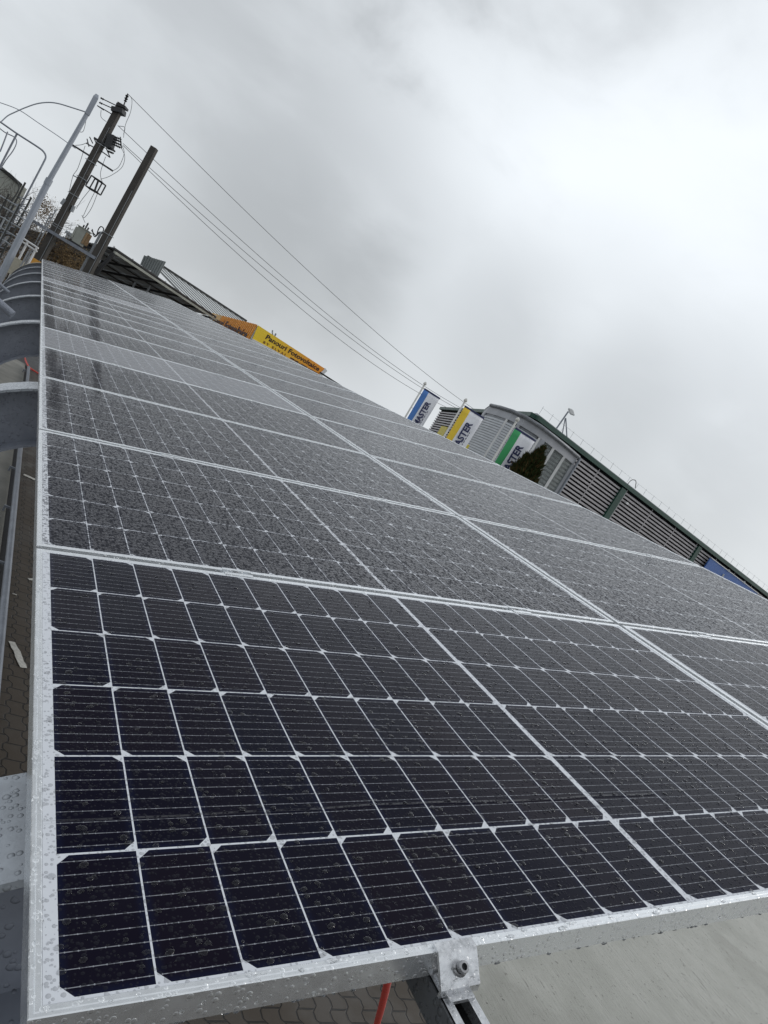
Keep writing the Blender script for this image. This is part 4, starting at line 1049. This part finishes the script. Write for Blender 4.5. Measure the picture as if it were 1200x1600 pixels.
# ------------------------------------------------------------------ glazed entrance with a bowed roof
ZG = 8.02
gut = [(765, 636), (780, 639.5), (800, 646), (820, 655.5), (842, 669), (862, 684), (882, 700), (902, 717)]
G = [atZ(x_, y_, ZG) for x_, y_ in gut]
t = thing('glazed_entrance', g0(G[3]), 'bowed glazed entrance block with grey frames and zinc gutter', 'entrance block')
gback = [G[-1] + hx * 3.2, G[0] + hx * 3.2]
mb = MB(); mb.tube([p + UPZ * .10 - hx * .12 for p in G], .09, 10); mb.build('gutter', M['zinc'], t, True)
mb = MB(); mb.prism([p + UPZ * .05 for p in G] + [p + UPZ * .05 for p in gback], (0, 0, .14)); mb.build('roof', M['zinc'], t)
mb = MB()
for a_, b_ in zip(G[:-1], G[1:]):
    mb.hexa([a_ - UPZ * .34, b_ - UPZ * .34, b_ - UPZ * .34 + hx * .18, a_ - UPZ * .34 + hx * .18, a_ + UPZ * .04, b_ + UPZ * .04, b_ + UPZ * .04 + hx * .18, a_ + UPZ * .04 + hx * .18])
mb.build('fascia', M['greycl'], t)
def gl(f):                                                   # point along the facade, 0..1
    k = f * (len(G) - 1); i = min(int(k), len(G) - 2); return G[i].lerp(G[i + 1], k - i)
def fac(x_, y_):                                             # facade parameter seen at a pixel just under the fascia
    best = min(range(401), key=lambda k: abs(_px(gl(k / 400) - UPZ * .62, x_, y_))); return best / 400
def _px(P, x_, y_):
    d_ = P - EYE; X = 600 + F * d_.dot(cx) / d_.dot(cz); return X - x_
zs = ZG - .34
mull = [(0, .10, 'greycl'), (fac(788, 0), .10, 'white'), (fac(806, 0), .16, 'greycl'), (fac(838.5, 0), .10, 'white'), (fac(842.5, 0), .34, 'greycl'), (fac(860.5, 0), .14, 'white'), (fac(877, 0), .14, 'white'), (1, .26, 'greycl')]
for f_, w_, m_ in mull:
    p = gl(f_) + hx * .08; mb = MB(); mb.bar(Vector((p.x, p.y, 0)), Vector((p.x, p.y, zs)), .16, w_, up=rx); mb.build('mullion', M[m_], t)
for i in range(len(mull) - 1):
    f0, f1 = mull[i][0], mull[i + 1][0]
    if f1 - f0 < .04: continue
    n = 3; mb = MB(); ml = MB()
    for k in range(n):
        a_, b_ = gl(f0 + (f1 - f0) * k / n) + hx * .10, gl(f0 + (f1 - f0) * (k + 1) / n) + hx * .10
        mb.prism([g0(a_), g0(b_), Vector((b_.x, b_.y, zs)), Vector((a_.x, a_.y, zs))], hx * .02)
    o = mb.build('pane', M['pane'] if i >= 4 else M['zinc'], t)
    if i < 4:
        ml = MB(); z_ = .6
        while z_ < zs - .1:
            a_, b_ = gl(f0 + .01) + hx * .05, gl(f1 - .01) + hx * .05; mid_ = gl((f0 + f1) / 2) + hx * .05
            for c_, e_ in ((a_, mid_), (mid_, b_)): ml.bar(Vector((c_.x, c_.y, z_)), Vector((e_.x, e_.y, z_)), .05, .10)
            z_ += .13
        ml.build('blind', M['blind'], t)
    mt_ = MB()
    for z_ in ((4.9,) if i < 4 else (4.6,)):
        a_, b_ = gl(f0) + hx * .04, gl(f1) + hx * .04; mt_.bar(Vector((a_.x, a_.y, z_)), Vector((b_.x, b_.y, z_)), .1, .14)
    mt_.build('transom', M['white'], t)
mb = MB(); q = [gl(.63) + hx * 2.6, gl(1) + hx * 2.6]; z_ = 1
while z_ < zs - .8:
    mb.bar(Vector((q[0].x, q[0].y, z_)), Vector((q[1].x, q[1].y, z_)), .1, .11); z_ += .205
mb.build('inner_ribs', M['rib'], t)
mb = MB(); mb.bar(Vector((q[0].x, q[0].y, 0)) + hx * .1, Vector((q[0].x, q[0].y, .01)) + hx * .1, .1, .1)
mb.prism([g0(q[0]) + hx * .08, g0(q[1]) + hx * .08, Vector((q[1].x, q[1].y, zs - .4)) + hx * .08, Vector((q[0].x, q[0].y, zs - .4)) + hx * .08], hx * .05); mb.build('inner_wall', M['ribback'], t)
# left side wall of the block
mb = MB(); mb.prism([g0(G[0]), g0(gback[1]), Vector((gback[1].x, gback[1].y, zs + .5)), Vector((G[0].x, G[0].y, zs + .5))], rx * .05); mb.build('side_wall', M['greycl'], t)
mb = MB(); p = gl(1) + rx * .12; mb.tube([Vector((p.x, p.y, 0)), Vector((p.x, p.y, ZG + .1))], .07, 8); mb.build('downpipe', M['pipe'], t)

# ------------------------------------------------------------------ flags
def flag(top, TL, TR, BL, z, band, label, wr=.35):
    P = at(*top, z); pf = at(*TL, z)
    t = thing('banner_flag', (P.x, P.y, 0), label, 'flag', 'banner flags on cream masts')
    mb = MB(); mb.tube([Vector((P.x, P.y, 0)), P - UPZ * .06], .055, 10, .04); mb.build('mast', M['mast'], t, True)
    mb = MB(); mb.lathe(P - UPZ * .10, [(.03, 0), (.075, .03), (.085, .09), (.05, .15), (.01, .18)], UPZ, 10); mb.build('finial', M['mast'], t, True)
    a_ = Vector((P.x, P.y, 0)); far = at(*TR, z + wr); ax = Vector((far.x - P.x, far.y - P.y, 0)); ax.normalize()
    q = onwall(*TR, P, P + ax); W_ = (q - P).dot(ax); zt = onwall(*TL, P, P + ax).z; x0 = .10
    H_ = 3.05; nrm_ = ax.cross(UPZ); nrm_ = nrm_ if nrm_.dot(EYE - P) > 0 else -nrm_
    def fpnt(x_, h_, d_=0.): return Vector((P.x, P.y, 0)) + ax * (x0 + (W_ - x0) * x_) + UPZ * (zt - h_) + nrm_ * (d_ + .035 * math.sin(x_ * 3 + h_ * 1.3) + .018 * math.sin(x_ * 9 - h_ * 2.1))
    def cloth(x0_, x1_, h0_, h1_, d_, name, m_, par=None):
        mb = MB(); nx, nh = 6, 14; vs = []; fs = []
        for s_ in (0, 1):
            for i in range(nx + 1):
                for j in range(nh + 1): vs.append(fpnt(x0_ + (x1_ - x0_) * i / nx, h0_ + (h1_ - h0_) * j / nh, d_ + s_ * .006))
        K = (nx + 1) * (nh + 1)
        for i in range(nx):
            for j in range(nh):
                a = i * (nh + 1) + j; fs += [(a, a + 1, a + nh + 2, a + nh + 1), (K + a, K + a + nh + 1, K + a + nh + 2, K + a + 1)]
        for j in range(nh): fs += [(j, K + j, K + j + 1, j + 1), (nx * (nh + 1) + j, nx * (nh + 1) + j + 1, K + nx * (nh + 1) + j + 1, K + nx * (nh + 1) + j)]
        for i in range(nx): a = i * (nh + 1); fs += [(a, a + nh + 1, K + a + nh + 1, K + a), (a + nh, K + a + nh, K + a + nh + nh + 1, a + nh + nh + 1)]
        mb.add(vs, fs); return mb.build(name, m_, par or t, True)
    fl = cloth(0, 1, 0, H_, 0, 'cloth', M['flagw'])
    cloth(0, .30, .05, H_ - .02, .008, 'colour_band', M[band], fl)
    cloth(0, 1.02, -.03, .05, .010, 'top_hem', M['navy'] if band != 'fyellow' else M['navy'], fl)
    text('MASTER', 1, M['navy'], 'lettering', fl, fpnt(.70, 1.60 * W_ / .95, .085), UPZ * 1.20 * W_ / .95, -ax * .35 * (W_ / .95), bold=.03, depth=.008)
    mb = MB(); h_ = .85
    while h_ < 2.1: L2 = random.uniform(.04, .16); mb.box((0, 0, 0), (1, 1, 1), lambda v_: fpnt(.78, h_, .012) + ax * (.03 * v_.x) - UPZ * (L2 * v_.z) + nrm_ * (.006 * v_.y + .02)); h_ += L2 + .05
    mb.build('small_print', M['navy'], fl)
    mb = MB(); mb.tube([fpnt(-.12, .0), fpnt(1.0, .0)], .018, 6); mb.build('top_rod', M['mast'], t)
    for h_ in (.3, 1.1, 1.9): mb = MB(); mb.tube([Vector((P.x, P.y, zt - h_)), fpnt(0, h_)], .012, 5); mb.build('tie', M['mast'], t)
flag((664.5, 599), (664.5, 608), (686.5, 623.5), None, 34, 'fblue', 'flag with a blue band, white cloth and navy lettering, leftmost of three')
flag((728, 625), (729, 636), (756, 653), None, 30, 'fyellow', 'flag with a yellow band, white cloth and navy lettering, middle one')
flag((809, 655), (807, 669.5), (835.5, 689.5), None, 27.5, 'fgreen', 'flag with a green band, white cloth and navy lettering, rightmost, before the glazed entrance')
# yellow boards on the wall behind the yellow flag
for i, (x0, y0, x1, y1) in enumerate(((691, 666, 699, 671), (729, 693, 734, 696))):
    a_ = onwall(x0, y0, W0 + nL * .2, WL + nL * .2); b_ = onwall(x1, y1, W0 + nL * .2, WL + nL * .2); b_.z = a_.z
    if i: a_ = at(x0, y0, 33); b_ = at(x1, y1, 33); b_.z = a_.z
    mb = MB(); mb.prism([a_, b_, b_ - UPZ * (.85 if i == 0 else 1.2), a_ - UPZ * (.85 if i == 0 else 1.2)], nL * .06)
    tag(mb.build('yellow_board', M['yellow']), ['small yellow board on the ribbed wall left of the yellow flag', 'narrow yellow board between the yellow flag and the entrance'][i], 'board')

# ------------------------------------------------------------------ thuja in front of the entrance
ZC = 27
tb = at(845, 697, ZC); zt = tb.z; b = Vector((tb.x, tb.y, 0))
t = thing('conifer', b, 'dark green and brown thuja in front of the glazed entrance', 'tree')
mb = MB(); mb.tube([b, b + UPZ * (zt * .9)], .09, 8, .02); mb.build('trunk', M['bark'], t)
for m_, cnt in (('thuja', 24000), ('thujab', 11000)):
    vs = []; fs = []
    for _ in range(cnt):
        h_ = random.random() ** .9; z_ = .3 + (zt - .3) * h_
        lobe = random.choice(((-.25, .92), (0, .97), (.12, 1.0), (.30, .95), (.55, .80), (-.45, .74)))
        if z_ > zt * lobe[1]: continue
        hh_ = z_ / (zt * lobe[1]); w_ = 1.35 * (1 - hh_ ** 2.2) * .75 + .05
        a = random.uniform(0, 6.283); q = w_ * (random.uniform(.4, 1.0) if random.random() < .8 else random.uniform(.9, 1.35)) * (1 + .18 * math.sin(a * 5 + z_ * 6)) * (.8 + .4 * noise.noise(Vector((a * 1.5, z_ * 2.2, lobe[0] * 9))))
        c = b + rx * lobe[0] * (1 - .25 * hh_) * 1.4 + Vector((math.cos(a) * q, math.sin(a) * q, z_))
        d_ = Vector((math.cos(a) * .5, math.sin(a) * .5, 1)) + Vector((random.gauss(0, .3), random.gauss(0, .3), 0)); d_.normalize()
        s_ = d_.cross(Vector((random.gauss(0, 1), random.gauss(0, 1), random.gauss(0, 1)))).normalized(); k = len(vs); L2 = random.uniform(.08, .2)
        vs += [c - d_ * L2 * .4, c + s_ * .03, c + d_ * L2, c - s_ * .03]; fs.append((k, k + 1, k + 2, k + 3))
    mb = MB(); mb.add(vs, fs); mb.build('foliage', M[m_], t)
